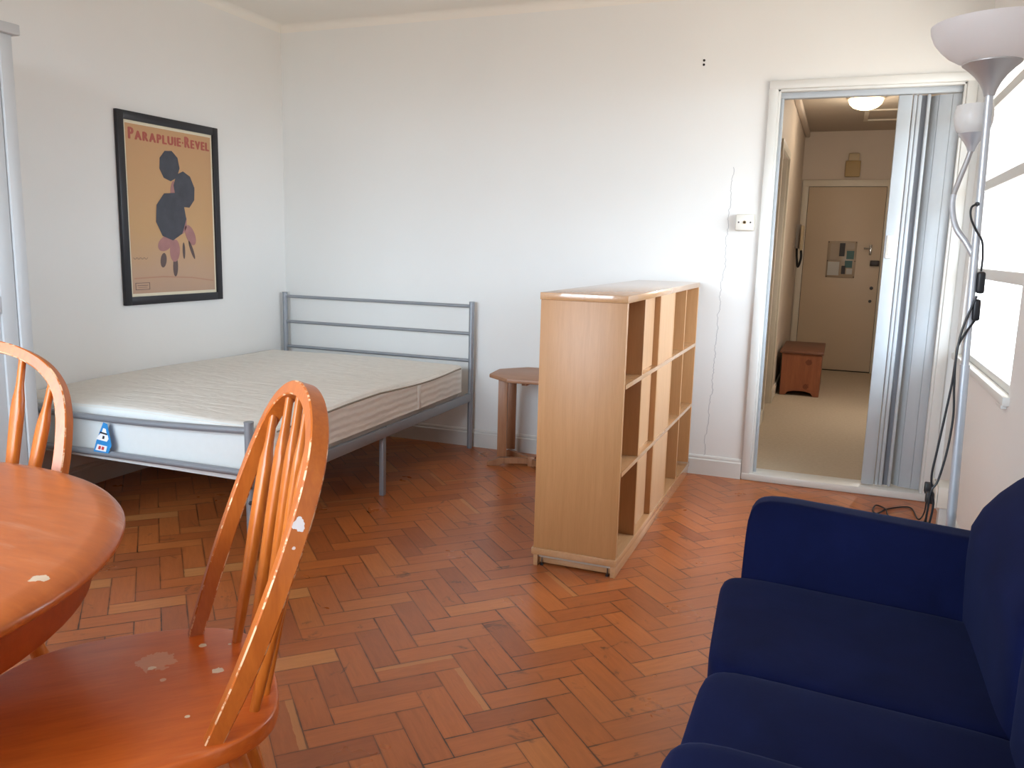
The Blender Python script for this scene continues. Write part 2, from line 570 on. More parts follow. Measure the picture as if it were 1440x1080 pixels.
# floor, ceiling, walls
struct('floor', box(B(), 0, XR, YR, 0, -0.06, 0), M_floor)
struct('ceiling', box(B(), -0.1, XR + 0.3, YR - 0.2, 0.12, H, H + 0.1), M_ceil)
bm = B()
box(bm, -0.1, DX0, 0, 0.12, -0.06, H)
box(bm, DX1, XR + 0.3, 0, 0.12, -0.06, H)
box(bm, DX0, DX1, 0, 0.12, DZ, H)
struct('wall_back', bm, M_wallb, smooth=False)
struct('wall_left', box(B(), -0.1, 0, YR - 0.2, 0, -0.06, H), M_wall, smooth=False)
bm = B()
XO = XR + 0.16
box(bm, XR, XO, WY1, 0, -0.06, H)
box(bm, XR, XO, YR - 0.2, WY0, -0.06, H)
box(bm, XR, XO, WY0, WY1, -0.06, WZ0)
box(bm, XR, XO, WY0, WY1, WZ1, H)
struct('wall_right', bm, M_wall, smooth=False)
bm = B()
box(bm, 0, RX0, YR - 0.2, YR, -0.06, H)
box(bm, RX1, XR, YR - 0.2, YR, -0.06, H)
box(bm, RX0, RX1, YR - 0.2, YR, -0.06, RZ0)
box(bm, RX0, RX1, YR - 0.2, YR, RZ1, H)
struct('wall_rear', bm, M_wall, smooth=False)

# baseboards: a plain board with a stepped top moulding
def skirt(name, p0, p1, n, mat):
    p0, p1, n = Vector((*p0, 0)), Vector((*p1, 0)), Vector((*n, 0))
    prof = [(0, 0), (0.018, 0), (0.018, 0.088), (0.012, 0.094), (0.012, 0.104), (0.007, 0.112), (0, 0.112)]
    bm = B()
    a = [bm.verts.new(p0 + n * d + Vector((0, 0, z))) for d, z in prof]
    b = [bm.verts.new(p1 + n * d + Vector((0, 0, z))) for d, z in prof]
    k = len(prof)
    for i in range(k):
        bm.faces.new((a[i], a[(i + 1) % k], b[(i + 1) % k], b[i]))
    bm.faces.new(a); bm.faces.new(list(reversed(b)))
    return struct(name, bm, mat, sharp=25)
skirt('baseboard_back', (0.018, 0), (3.088, 0), (0, -1), M_trim)
skirt('baseboard_left', (0, YR), (0, -0.0), (1, 0), M_trim)
skirt('baseboard_right', (XR, YR), (XR, -0.0), (-1, 0), M_trim)

# coving in the angle of wall and ceiling
def cove(name, p0, p1, n):
    p0, p1, n = Vector((*p0, H)), Vector((*p1, H)), Vector((*n, 0))
    r = 0.045
    prof = [(0, 0)] + [(r - r * math.cos(t), -(r - r * math.sin(t))) for t in [PI / 2 * i / 6 for i in range(7)]]
    bm = B()
    a = [bm.verts.new(p0 + n * d + Vector((0, 0, z))) for d, z in prof]
    b = [bm.verts.new(p1 + n * d + Vector((0, 0, z))) for d, z in prof]
    k = len(prof)
    for i in range(k):
        bm.faces.new((a[i], a[(i + 1) % k], b[(i + 1) % k], b[i]))
    bm.faces.new(a); bm.faces.new(list(reversed(b)))
    struct(name, bm, M_ceil)
cove('trim_3', (0, 0), (XR, 0), (0, -1))
cove('trim_4', (0, YR), (0, 0), (1, 0))

# ------------------------------------------------------------------ doorway with folding door
bm = B()
AX0, AX1, AZ = 3.090, 4.058, 2.155
box(bm, AX0, AX0 + 0.046, -0.018, 0.0, 0.0, AZ, 0.004)
box(bm, AX1 - 0.046, AX1, -0.018, 0.0, 0.0, AZ, 0.004)
box(bm, AX0, AX1, -0.020, 0.0, AZ - 0.043, AZ, 0.004)
box(bm, DX0 - 0.001, DX0 + 0.014, -0.006, 0.12, 0.0, DZ, 0.002)
box(bm, DX1 - 0.012, DX1 + 0.001, -0.006, 0.12, 0.0, DZ, 0.002)
box(bm, DX0, DX1, -0.006, 0.12, DZ - 0.012, DZ + 0.002, 0.002)
struct('trim_1', bm, M_trim)
bm = B()
box(bm, DX0 - 0.045, DX1 + 0.04, -0.022, 0.13, 0.0, 0.040, 0.006)
struct('trim_2', bm, M_trim)

d1 = bpy.data.objects.new('door_1', None); COL.objects.link(d1); d1.location = (3.86, 0.05, 0.04); d1['kind'] = 'structure'
register(d1, Matrix.Translation((3.86, 0.05, 0.04)))
bm = B()
box(bm, DX0 + 0.014, DX1 - 0.012, 0.028, 0.072, 2.070, 2.100, 0.003)
obj('door_track', bm, M_pvc, d1, world=True)
bm = B()
box(bm, DX0 + 0.014, DX0 + 0.030, 0.03, 0.07, 0.041, 2.07, 0.003)
obj('door_jamb_strip', bm, M_pvc, d1, world=True)
bm = B()
box(bm, 3.716, 3.780, 0.032, 0.062, 0.046, 2.066, 0.004)
lead = obj('leading_panel', bm, M_pvc, d1, world=True)
bm = B()
box(bm, 3.724, 3.756, 0.020, 0.034, 1.255, 1.372, 0.005, 3)
box(bm, 3.731, 3.749, 0.016, 0.026, 1.272, 1.355, 0.004, 3)
obj('pull_handle', bm, M_sock, lead, world=True)
bm = B()
box(bm, 3.783, 3.801, 0.034, 0.066, 0.046, 2.066, 0.006, 3)
box(bm, 3.803, 3.822, 0.036, 0.066, 0.046, 2.066, 0.006, 3)
obj('ribbed_strip', bm, M_pvc, d1, world=True)
obj('gap_strip', box(B(), 3.822, 3.846, 0.062, 0.070, 0.046, 2.066), M_pvc_d, d1, world=True, label='dark grey strip standing in for the shaded gap between folds')  # recessed strip, the gap's darkness put into its colour
bm = B()
box(bm, 3.846, 3.862, 0.030, 0.066, 0.046, 2.066, 0.005, 3)
obj('ribbed_strip', bm, M_pvc, d1, world=True)
# the last leaf stands folded at an angle
def leaf(x0, y0, x1, y1, th=0.008):
    bm = B()
    a, b = Vector((x0, y0, 0)), Vector((x1, y1, 0))
    d = (b - a).normalized()
    n = Vector((-d.y, d.x, 0))
    obox(bm, (a + b) / 2 + Vector((0, 0, 1.056)), d, n, (0, 0, 1), (b - a).length, th, 2.02, 0.003)
    return bm
obj('folded_panel', leaf(3.866, 0.105, 3.902, 0.062), M_pvc, d1, world=True)
obj('folded_panel', leaf(3.902, 0.060, 3.960, 0.044), M_pvc, d1, world=True)
obj('folded_panel', leaf(3.960, 0.044, 4.000, 0.040), M_pvc, d1, world=True)

# ------------------------------------------------------------------ hall beyond the doorway
HX0, HX1, HY, HH = 3.045, 4.15, 5.0, 2.56
struct('floor_hall', box(B(), 2.2, HX1 + 0.1, 0.12, HY, -0.06, 0.0), M_carpet)
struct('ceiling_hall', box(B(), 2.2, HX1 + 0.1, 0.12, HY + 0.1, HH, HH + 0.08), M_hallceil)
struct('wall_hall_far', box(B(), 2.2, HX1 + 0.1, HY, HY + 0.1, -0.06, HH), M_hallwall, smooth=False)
bm = B()
LY0, LY1, LZ = 1.75, 2.55, 2.02          # doorway on the left of the hall
box(bm, HX0 - 0.1, HX0, 0.12, LY0, -0.06, HH)
box(bm, HX0 - 0.1, HX0, LY1, HY, -0.06, HH)
box(bm, HX0 - 0.1, HX0, LY0, LY1, LZ, HH)
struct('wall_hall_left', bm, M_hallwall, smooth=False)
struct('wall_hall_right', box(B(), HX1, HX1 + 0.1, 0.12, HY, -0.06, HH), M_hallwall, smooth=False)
bm = B()
box(bm, 2.2, 2.3, 0.12, HY, -0.06, HH)
struct('wall_side_room_left', bm, M_hallwall, smooth=False)
# architrave of the left hall doorway
bm = B()
for y0 in (LY0 - 0.06, LY1):
    box(bm, HX0 - 0.001, HX0 + 0.018, y0, y0 + 0.06, 0, LZ + 0.06, 0.003)
box(bm, HX0 - 0.001, HX0 + 0.018, LY0, LY1, LZ, LZ + 0.06, 0.003)
box(bm, HX0 - 0.1, HX0 + 0.0, LY0, LY0 + 0.015, 0, LZ, 0.002)
box(bm, HX0 - 0.1, HX0 + 0.0, LY1 - 0.015, LY1, 0, LZ, 0.002)
struct('trim_5', bm, M_cream)
bm = B()
box(bm, HX0, HX0 + 0.015, 0.14, LY0 - 0.06, 0, 0.10, 0.003)
box(bm, HX0, HX0 + 0.015, LY1 + 0.06, HY, 0, 0.10, 0.003)
struct('baseboard_hall', bm, M_cream)
# picture rail along the left of the hall
struct('trim_6', box(B(), HX0, HX0 + 0.05, 0.14, HY, HH - 0.06, HH, 0.012), M_hallwall)
# loft hatch on the hall ceiling
bm = B()
for a in ((3.60, 4.12, 3.62, 3.66), (3.60, 4.12, 4.22, 4.26), (3.60, 3.64, 3.66, 4.22), (4.08, 4.12, 3.66, 4.22)):
    box(bm, *a, HH - 0.012, HH, 0.002)
struct('trim_7', bm, M_cream)

d2 = bpy.data.objects.new('door_2', None); COL.objects.link(d2); d2.location = (3.5, HY, 0); d2['kind'] = 'structure'
register(d2, Matrix.Translation((3.5, HY, 0)))
DL, DR, DT = 3.125, 3.905, 1.985
bm = B()
box(bm, DL - 0.065, DL, HY - 0.025, HY, 0, DT + 0.07, 0.004)
box(bm, DR, DR + 0.065, HY - 0.025, HY, 0, DT + 0.07, 0.004)
box(bm, DL - 0.065, DR + 0.065, HY - 0.027, HY, DT, DT + 0.07, 0.004)
obj('door_frame', bm, M_cream, d2, world=True)
obj('door_leaf', box(B(), DL + 0.004, DR - 0.004, HY - 0.014, HY - 0.001, 0.012, DT - 0.004, 0.002), M_halldoor, d2, world=True)
obj('door_gap', box(B(), DL, DR, HY - 0.004, HY - 0.0005, 0.0, DT), M_gap, d2, world=True, label='dark gap around the door leaf')
bm = B()
box(bm, 3.785, 3.810, HY - 0.022, HY - 0.013, 1.27, 1.38, 0.004)
tube(bm, [(3.797, HY - 0.014, 1.335), (3.797, HY - 0.06, 1.335)], 0.009, 10)
tube(bm, [(3.800, HY - 0.058, 1.335), (3.73, HY - 0.058, 1.338)], 0.008, 10)
obj('lever_handle', bm, M_brass, d2, world=True)
obj('lock_case', box(B(), 3.805, 3.895, HY - 0.045, HY - 0.013, 1.155, 1.215, 0.006), M_dark, d2, world=True)
obj('letter_lock', lathe(B(), [(0, 0.0), (0.018, 0.0), (0.018, 0.012), (0, 0.014)], (3.842, HY - 0.013, 0.92), 16, (0, -1, 0)), M_dark, d2, world=True)
obj('escutcheon', lathe(B(), [(0, 0.0), (0.016, 0.0), (0.016, 0.012), (0, 0.014)], (3.840, HY - 0.013, 0.78), 16, (0, -1, 0)), M_dark, d2, world=True)

t = thing('notice_board', 'clear notice board of papers hanging on the cream front door', 'notice board', (3.515, HY - 0.015, 1.02))
obj('backing', box(B(), 3.370, 3.662, HY - 0.024, HY - 0.015, 1.02, 1.41, 0.003), M_board, t, world=True)
for x0, x1, z0, z1, m in ((3.385, 3.50, 1.045, 1.19, M_paper), (3.40, 3.475, 1.21, 1.38, M_board), (3.49, 3.545, 1.25, 1.39, M_slate), (3.565, 3.64, 1.22, 1.31, M_teal),
                          (3.525, 3.565, 1.06, 1.15, M_slate), (3.555, 3.63, 1.13, 1.205, M_teal), (3.575, 3.635, 1.06, 1.12, M_paper), (3.56, 3.64, 1.33, 1.39, M_board)):
    obj('paper_sheet', box(B(), x0, x1, HY - 0.0262, HY - 0.024, z0, z1), m, t, world=True)
for x in (3.378, 3.654):
    for z in (1.03, 1.20, 1.40):
        obj('fixing_pin', lathe(B(), [(0, 0), (0.006, 0), (0.004, 0.006), (0, 0.007)], (x, HY - 0.024, z), 10, (0, -1, 0)), M_dark, t, world=True)

t = thing('door_chime', 'yellowed door chime box on the wall above the front door', 'door chime', (3.55, HY, 2.08))
obj('chime_case', box(B(), 3.475, 3.623, HY - 0.05, HY - 0.0005, 2.085, 2.25, 0.008), M_bell, t, world=True)
obj('chime_cover', box(B(), 3.50, 3.605, HY - 0.045, HY - 0.0005, 2.25, 2.327, 0.006), M_belll, t, world=True)

t = thing('entry_phone', 'grey entry phone on the left hall wall beside the front door', 'entry phone', (HX0, 4.72, 1.25))
obj('phone_body', box(B(), HX0, HX0 + 0.05, 4.62, 4.78, 1.32, 1.57, 0.008), M_phone, t, world=True)
bm = B()
box(bm, HX0 + 0.0505, HX0 + 0.085, 4.55, 4.61, 1.30, 1.56, 0.012)
obj('phone_handset', bm, M_belll, t, world=True)
bm = B()
tube(bm, catmull([(HX0 + 0.07, 4.58, 1.30), (HX0 + 0.075, 4.57, 1.22), (HX0 + 0.05, 4.6, 1.13), (HX0 + 0.03, 4.65, 1.22), (HX0 + 0.02, 4.68, 1.32)], 8), 0.012, 8)
obj('curly_cord', bm, M_black, t, world=True)

t = thing('ceiling_lamp', 'lit glass dome lamp on the hall ceiling', 'ceiling lamp', (3.595, 2.98, HH))
lathe_b = lathe(B(), [(0.0, -0.092), (0.05, -0.088), (0.095, -0.072), (0.125, -0.045), (0.136, -0.014), (0.138, 0.0)], (3.595, 2.98, HH - 0.012), 40)
obj('glass_dome', lathe_b, M_dome, t, world=True)
obj('base_ring', lathe(B(), [(0.146, 0.012), (0.146, -0.004), (0.136, -0.006), (0.10, -0.004), (0.10, 0.012)], (3.595, 2.98, HH - 0.012), 40), M_cream, t, world=True)

# pine chest in the hall
CX0, CX1, CY0, CY1, CZ = 3.095, 3.425, 3.06, 3.92, 0.40
t = thing('storage_chest', 'knotty pine chest with a dark lid on the hall carpet', 'chest', (CX0, CY0, 0))
bm = B()
box(bm, CX0 + 0.01, CX1 - 0.01, CY0 + 0.012, CY1, 0.045, CZ - 0.02)
obj('chest_body', bm, M_pine, t, world=True)
poly = [(0, 0.0), (0.045, 0.0), (0.065, 0.03), (0.12, 0.045), (0.21, 0.045), (0.265, 0.03), (0.285, 0.0), (0.33, 0.0), (0.33, 0.38), (0, 0.38)]
def plank_front(v):
    return Vector((CX0 + v.x, CY0 + v.z, v.y))
obj('front_board', prism(B(), poly, 0.0, 0.016, 0.002, 1, xf=plank_front), M_pine, t, world=True)
obj('chest_lid', box(B(), CX0 - 0.022, CX1 + 0.020, CY0 - 0.02, CY1 + 0.02, CZ - 0.019, CZ + 0.005, 0.006), M_pine_t, t, world=True)
obj('side_board', box(B(), CX1 - 0.010, CX1 + 0.004, CY0 + 0.017, CY1, 0.0, CZ - 0.02, 0.002), M_pine, t, world=True)
obj('side_board', box(B(), CX0 - 0.004, CX0 + 0.010, CY0 + 0.017, CY1, 0.0, CZ - 0.02, 0.002), M_pine_t, t, world=True)  # left board in the darker lid wood, its shadow side put into the colour

# ------------------------------------------------------------------ window_1 in the right wall
w1 = bpy.data.objects.new('window_1', None); COL.objects.link(w1); w1.location = (XR + 0.06, (WY0 + WY1) / 2, WZ0); w1['kind'] = 'structure'
register(w1, Matrix.Translation(w1.location))
FX0, FX1 = XR + 0.012, XR + 0.062
bm = B()
box(bm, FX0, FX1, WY0, WY0 + 0.03, WZ0, WZ1, 0.003)
box(bm, FX0, FX1, WY1 - 0.03, WY1, WZ0, WZ1, 0.003)
box(bm, FX0, FX1, WY0 + 0.03, WY1 - 0.03, WZ0, WZ0 + 0.03, 0.003)
box(bm, FX0, FX1, WY0 + 0.03, WY1 - 0.03, WZ1 - 0.045, WZ1, 0.003)
obj('window_frame', bm, M_trim, w1, world=True)
for z in (1.20, 1.60, 1.975):
    obj('glazing_bar', box(B(), FX0 + 0.006, FX1 - 0.006, WY0 + 0.03, WY1 - 0.03, z - 0.023, z + 0.023, 0.003), M_trim, w1, world=True)
obj('glass_pane', box(B(), XR + 0.036, XR + 0.040, WY0 + 0.03, WY1 - 0.03, WZ0 + 0.03, WZ1 - 0.045), M_glass, w1, world=True)
obj('window_sill', box(B(), XR - 0.022, XR + 0.012, WY0 - 0.03, WY1 + 0.05, WZ0 - 0.030, WZ0 + 0.002, 0.004), M_trim, w1, world=True)
obj('sill_end_bracket', box(B(), XR - 0.020, XR + 0.0, WY0 - 0.0, WY0 + 0.10, WZ0 - 0.045, WZ0 - 0.0305, 0.003), M_trim, w1, world=True)

# pale soffit of the balcony above, seen through the top panes
struct('balcony_slab', box(B(), XR + 0.165, XR + 0.165 + BAL, -4.0, 1.6, 2.25, 2.40), M_cream, smooth=False)

# window_2 behind the camera
w2 = bpy.data.objects.new('window_2', None); COL.objects.link(w2); w2.location = ((RX0 + RX1) / 2, YR - 0.1, RZ0); w2['kind'] = 'structure'
register(w2, Matrix.Translation(w2.location))
bm = B()
GY0, GY1 = YR - 0.12, YR - 0.07
box(bm, RX0, RX0 + 0.05, GY0, GY1, RZ0, RZ1)
box(bm, RX1 - 0.05, RX1, GY0, GY1, RZ0, RZ1)
box(bm, RX0, RX1, GY0, GY1, RZ0, RZ0 + 0.05)
box(bm, RX0, RX1, GY0, GY1, RZ1 - 0.05, RZ1)
for k in (1, 2, 3):
    x = RX0 + (RX1 - RX0) * k / 4
    box(bm, x - 0.025, x + 0.025, GY0, GY1, RZ0 + 0.05, RZ1 - 0.05)
obj('window_frame', bm, M_trim, w2, world=True)
obj('window_sill', box(B(), RX0 - 0.05, RX1 + 0.05, YR - 0.07, YR + 0.08, RZ0 - 0.03, RZ0, 0.006), M_trim, w2, world=True)
obj('glass_pane', box(B(), RX0 + 0.05, RX1 - 0.05, YR - 0.098, YR - 0.093, RZ0 + 0.05, RZ1 - 0.05), M_glass, w2, world=True)

# ------------------------------------------------------------------ aerial socket and screw holes on the back wall
t = thing('aerial_socket', 'white square aerial socket on the wall left of the doorway', 'wall socket', (3.012, 0, 1.42))
obj('socket_box', box(B(), 2.966, 3.062, -0.030, 0.0, 1.383, 1.470, 0.005), M_cream, t, world=True)
obj('face_plate', box(B(), 2.968, 3.060, -0.038, -0.0305, 1.385, 1.468, 0.003), M_sock, t, world=True)
for x in (2.983, 3.045):
    obj('plate_screw', lathe(B(), [(0, 0), (0.0045, 0), (0.004, 0.002), (0, 0.0025)], (x, -0.038, 1.427), 12, (0, -1, 0)), M_dark, t, world=True)
obj('coaxial_port', lathe(B(), [(0.009, 0), (0.009, 0.004), (0.006, 0.004), (0.006, 0.0), (0, 0.0)], (3.014, -0.038, 1.427), 16, (0, -1, 0)), M_bell, t, world=True)
for k, z in enumerate((2.279, 2.257)):
    o = obj('screw_hole', lathe(B(), [(0, 0.0), (0.0065, 0.0), (0.006, 0.003), (0, 0.0032)], (2.740, 0.0, z), 12, (0, -1, 0)), M_gap)
    tag(o, 'upper of two black screw holes high on the back wall' if k == 0 else 'lower of two black screw holes high on the back wall', 'screw hole', 'screw holes in the back wall')

# ------------------------------------------------------------------ framed poster on the left wall
PY0, PY1, PZ0, PZ1 = -1.388, -0.647, 0.905, 1.910
t = thing('framed_poster', 'tall ochre poster in a thin black frame on the left wall', 'picture', (0, (PY0 + PY1) / 2, PZ0))
bm = B()
fw = 0.044
box(bm, 0.001, 0.022, PY0, PY0 + fw, PZ0, PZ1, 0.003)
box(bm, 0.001, 0.022, PY1 - fw, PY1, PZ0, PZ1, 0.003)
box(bm, 0.001, 0.022, PY0 + fw - 0.002, PY1 - fw + 0.002, PZ0, PZ0 + fw, 0.003)
box(bm, 0.001, 0.022, PY0 + fw - 0.002, PY1 - fw + 0.002, PZ1 - fw, PZ1, 0.003)
obj('frame', bm, M_blackframe, t, world=True)
obj('paper_margin', box(B(), 0.002, 0.010, PY0 + fw - 0.004, PY1 - fw + 0.004, PZ0 + fw - 0.004, PZ1 - fw + 0.004), M_mat, t, world=True, label='cream paper margin')
qy0, qy1, qz0, qz1 = PY0 + fw + 0.016, PY1 - fw - 0.012, PZ0 + fw + 0.016, PZ1 - fw - 0.016
prn = obj('printed_sheet', box(B(), 0.009, 0.0108, qy0, qy1, qz0, qz1), M_poster, t, world=True, label='ochre printed sheet with a red title')
QW, QH = qy1 - qy0, qz1 - qz0
def uv(u, v, x=0.0112):
    return Vector((x, qy0 + u * QW, qz1 - v * QH))
def ellipse(u, v, ru, rv, rot, x, n=28, wob=0.0):
    out = []
    for k in range(n):
        a = 2 * PI * k / n
        s = 1 + wob * math.cos(8 * a)
        e, f = ru * math.cos(a) * s, rv * math.sin(a) * s
        out.append(uv(u + (e * math.cos(rot) - f * math.sin(rot)), v + (e * math.sin(rot) + f * math.cos(rot)) * QW / QH, x))
    return out
def flat(pts):
    bm = B()
    bm.faces.new([bm.verts.new(p) for p in pts])
    r = bmesh.ops.extrude_face_region(bm, geom=list(bm.faces))
    for g in r['geom']:
        if isinstance(g, bmesh.types.BMVert):
            g.co.x += 0.0004
    return bm
obj('ground_band', flat([uv(0.02, 0.905, 0.0109), uv(0.35, 0.898, 0.0109), uv(0.7, 0.91, 0.0109), uv(0.98, 0.935, 0.0109), uv(0.98, 0.942, 0.0109), uv(0.7, 0.917, 0.0109), uv(0.35, 0.906, 0.0109), uv(0.02, 0.912, 0.0109)]), M_ptan, prn, world=True)
for u, v, ru, rv, rot, x, m in ((0.62, 0.575, 0.035, 0.085, 0.25, 0.0110, M_prose), (0.70, 0.64, 0.055, 0.10, -0.5, 0.0110, M_prose),
                                (0.51, 0.37, 0.035, 0.09, 0.1, 0.0110, M_prose),
                                (0.39, 0.695, 0.095, 0.06, -0.5, 0.0110, M_prose), (0.50, 0.74, 0.06, 0.10, 0.1, 0.0112, M_prose),
                                (0.36, 0.80, 0.035, 0.065, 0.2, 0.0110, M_pbrown), (0.50, 0.84, 0.03, 0.09, 0.05, 0.0110, M_pbrown),
                                (0.71, 0.735, 0.018, 0.09, -0.4, 0.0110, M_pbrown), (0.61, 0.74, 0.016, 0.075, 0.0, 0.0110, M_pbrown)):
    obj('rose_shape' if m is M_prose else 'brown_stroke', flat(ellipse(u, v, ru, rv, rot, x)), m, prn, world=True)
for u, v, r1, r2, rot, x in ((0.475, 0.215, 0.122, 0.135, 0.1, 0.0114), (0.645, 0.355, 0.130, 0.165, -0.2, 0.0118), (0.47, 0.525, 0.185, 0.215, 0.1, 0.0122)):
    obj('dark_patch', flat(ellipse(u, v, r1, r2, rot, x, 9)), M_pdark, prn, world=True)
# printer's box and signature scribble
bm = B()
for a in ((0.03, 0.935, 0.19, 0.938), (0.03, 0.975, 0.19, 0.978), (0.03, 0.935, 0.036, 0.978), (0.184, 0.935, 0.19, 0.978), (0.05, 0.95, 0.17, 0.953), (0.06, 0.962, 0.16, 0.964)):
    p0, p1 = uv(a[0], a[1]), uv(a[2], a[3])
    box(bm, 0.0109, 0.0113, p0.y, p1.y, p1.z, p0.z)
obj('imprint_box', bm, M_pbrown, prn, world=True)
bm = B()
tube(bm, catmull([uv(0.02 + 0.02 * k, 0.787 + (0.006 if k % 2 else -0.004), 0.0109) for k in range(9)], 4), 0.0011, 6)
obj('signature', bm, M_pbrown, prn, world=True)

def text_mesh(s, size, ext=0.0004, space=1.0):
    cu = bpy.data.curves.new('txt', 'FONT')
    cu.body = s
    cu.size = size
    cu.extrude = ext
    cu.space_character = space
    cu.align_x = 'CENTER'
    o = bpy.data.objects.new('txt', cu)
    COL.objects.link(o)
    dg = bpy.context.evaluated_depsgraph_get()
    me = bpy.data.meshes.new_from_object(o.evaluated_get(dg))
    bpy.data.objects.remove(o)
    bpy.data.curves.remove(cu)
    bm = bmesh.new()
    bm.from_mesh(me)
    bpy.data.meshes.remove(me)
    return bm
# the title, stretched tall and bold: large initials, smaller capitals
def put_text(bm, s, u0, u1, v0, v1, dx=0.0):
    t = text_mesh(s, 1.0, 0.01)
    xs = [v.co.x for v in t.verts]; ys = [v.co.y for v in t.verts]
    x0, x1, y0, y1 = min(xs), max(xs), min(ys), max(ys)
    for v in t.verts:
        u = u0 + (v.co.x - x0) / (x1 - x0) * (u1 - u0)
        w = v1 + (v.co.y - y0) / (y1 - y0) * (v0 - v1)
        p = uv(u, w)
        v.co = Vector((0.0112 + dx + v.co.z * 0.02, p.y, p.z))
    me = bpy.data.meshes.new('t'); t.to_mesh(me); t.free(); bm.from_mesh(me); bpy.data.meshes.remove(me)
def widths(word):
    out = []
    for ch in word:
        t = text_mesh(ch, 1.0, 0.0)
        xs = [v.co.x for v in t.verts]
        out.append(max(xs) - min(xs)); t.free()
    return out
bm = B()
def bold_word(word, u0, u1, vbase, hbig, hsmall):
    ws = widths(word)
    ws = [w * (1.15 if k == 0 else 1.0) for k, w in enumerate(ws)]
    gap = 0.24
    tot = sum(ws) + gap * (len(ws) - 1)
    sc = (u1 - u0) / tot
    u = u0
    for k, (ch, w) in enumerate(zip(word, ws)):
        h = hbig if k == 0 else hsmall
        for kd, (d, dv) in enumerate(((-0.007, 0.0), (-0.003, 0.002), (0.0, -0.002), (0.003, 0.002), (0.007, 0.0))):
            put_text(bm, ch, u + d, u + w * sc + d, vbase - h + dv, vbase + dv, kd * 0.00012)
        u += (w + gap) * sc
bold_word('PARAPLUIE', 0.035, 0.62, 0.087, 0.064, 0.050)
bold_word('REVEL', 0.675, 0.975, 0.087, 0.064, 0.050)
p0 = uv(0.640, 0.058); p1 = uv(0.656, 0.068)
box(bm, 0.0110, 0.0116, p0.y, p1.y, p1.z, p0.z)
obj('lettering', bm, M_pred, prn, world=True, label='red lettering reading PARAPLUIE REVEL', smooth=False)

# ------------------------------------------------------------------ wardrobe at the left edge
t = thing('wardrobe', 'tall white wardrobe with panelled doors against the left wall', 'wardrobe', (0.28, -2.9, 0))
VX, VY1, VY0 = 0.55, -2.362, -3.36
bm = B()
box(bm, 0.02, VX - 0.026, VY1 - 0.02, VY1, 0.0, 2.0, 0.002)
box(bm, 0.02, VX - 0.026, VY0, VY0 + 0.02, 0.0, 2.0, 0.002)
box(bm, 0.02, 0.03, VY0 + 0.02, VY1 - 0.02, 0.02, 2.0)
box(bm, 0.03, VX - 0.026, VY0 + 0.02, VY1 - 0.02, 0.06, 0.08)
box(bm, 0.03, VX - 0.026, VY0 + 0.02, VY1 - 0.02, 1.97, 1.99)
obj('carcass', bm, M_ward, t, world=True)
bm = B()
box(bm, VX - 0.019, VX + 0.004, VY1 - 0.048, VY1 + 0.0, 0.0, 2.0, 0.001)
box(bm, VX - 0.019, VX + 0.004, VY0, VY0 + 0.048, 0.0, 2.0, 0.001)
obj('pilaster', bm, M_ward, t, world=True)
obj('plinth', box(B(), 0.06, VX - 0.03, VY0 + 0.021, VY1 - 0.021, 0.0, 0.058), M_ward, t, world=True)
obj('cornice', box(B(), 0.02, VX + 0.025, VY0 - 0.02, VY1 + 0.022, 2.001, 2.040, 0.004), M_ward, t, world=True)
ymid = (VY0 + VY1) / 2
for y0, y1, hy in ((VY0 + 0.05, ymid - 0.002, ymid - 0.04), (ymid + 0.002, VY1 - 0.05, ymid + 0.04)):
    bm = B()
    dx0, dx1 = VX - 0.024, VX - 0.007
    s = 0.062
    box(bm, dx0, dx1, y0, y0 + s, 0.065, 1.99, 0.002)
    box(bm, dx0, dx1, y1 - s, y1, 0.065, 1.99, 0.002)
    for z0, z1 in ((0.065, 0.14), (0.965, 1.03), (1.245, 1.31), (1.915, 1.99)):
        box(bm, dx0, dx1, y0 + s, y1 - s, z0, z1, 0.002)
    box(bm, dx0 + 0.001, dx0 + 0.006, y0 + s - 0.004, y1 - s + 0.004, 0.10, 1.95)
    dr = obj('door', bm, M_ward, t, world=True)
    obj('knob', lathe(B(), [(0.006, 0), (0.006, 0.012), (0.014, 0.018), (0.013, 0.026), (0, 0.028)], (dx1, hy, 1.0), 16, (1, 0, 0)), M_brass, dr, world=True)

# ------------------------------------------------------------------ bed
t = thing('bed_frame', 'silver tubular metal double bed frame in the corner', 'bed', (0.73, -1.05, 0))
def bx(y):          # the bed stands a little askew: x of its right side at depth y
    return 1.422 - 0.031 * (y + 0.06)
HYB = -0.06
def post(x, y, z0, z1, r):
    bm = B()
    lathe(bm, [(0, z0), (r, z0), (r, z1 - 0.006), (r * 1.08, z1 - 0.006), (r * 1.08, z1 - 0.002), (r * 0.9, z1), (0, z1)], (x, y, 0), 20)
    return bm
obj('headboard_post', post(0.037, HYB, 0, 0.925, 0.0165), M_silver, t, world=True)
obj('headboard_post', post(1.424, HYB, 0, 0.925, 0.0165), M_silver, t, world=True)
for z in (0.897, 0.727, 0.559):
    obj('headboard_rail', tube(B(), [(0.037, HYB, z), (1.424, HYB, z)], 0.0105, 12), M_silver, t, world=True)
FY = -2.12
xf = bx(FY) - 0.085
obj('foot_post', post(0.055, FY, 0, 0.562, 0.0185), M_silver, t, world=True)
fp = obj('foot_post', post(xf, FY, 0, 0.562, 0.0185), M_silver, t, world=True)
for z in (0.30, 0.235):
    obj('bolt', lathe(B(), [(0, 0), (0.009, 0), (0.008, 0.006), (0, 0.008)], (xf + 0.012, FY - 0.016, z), 12, (0.5, -1, 0)), M_bolt, fp, world=True)
pts = [Vector((0.055 + (xf - 0.055) * k / 10, FY - 0.006 * math.sin(PI * k / 10), 0.502 + 0.022 * (k / 10) - 0.014 * math.sin(PI * k / 10))) for k in range(11)]
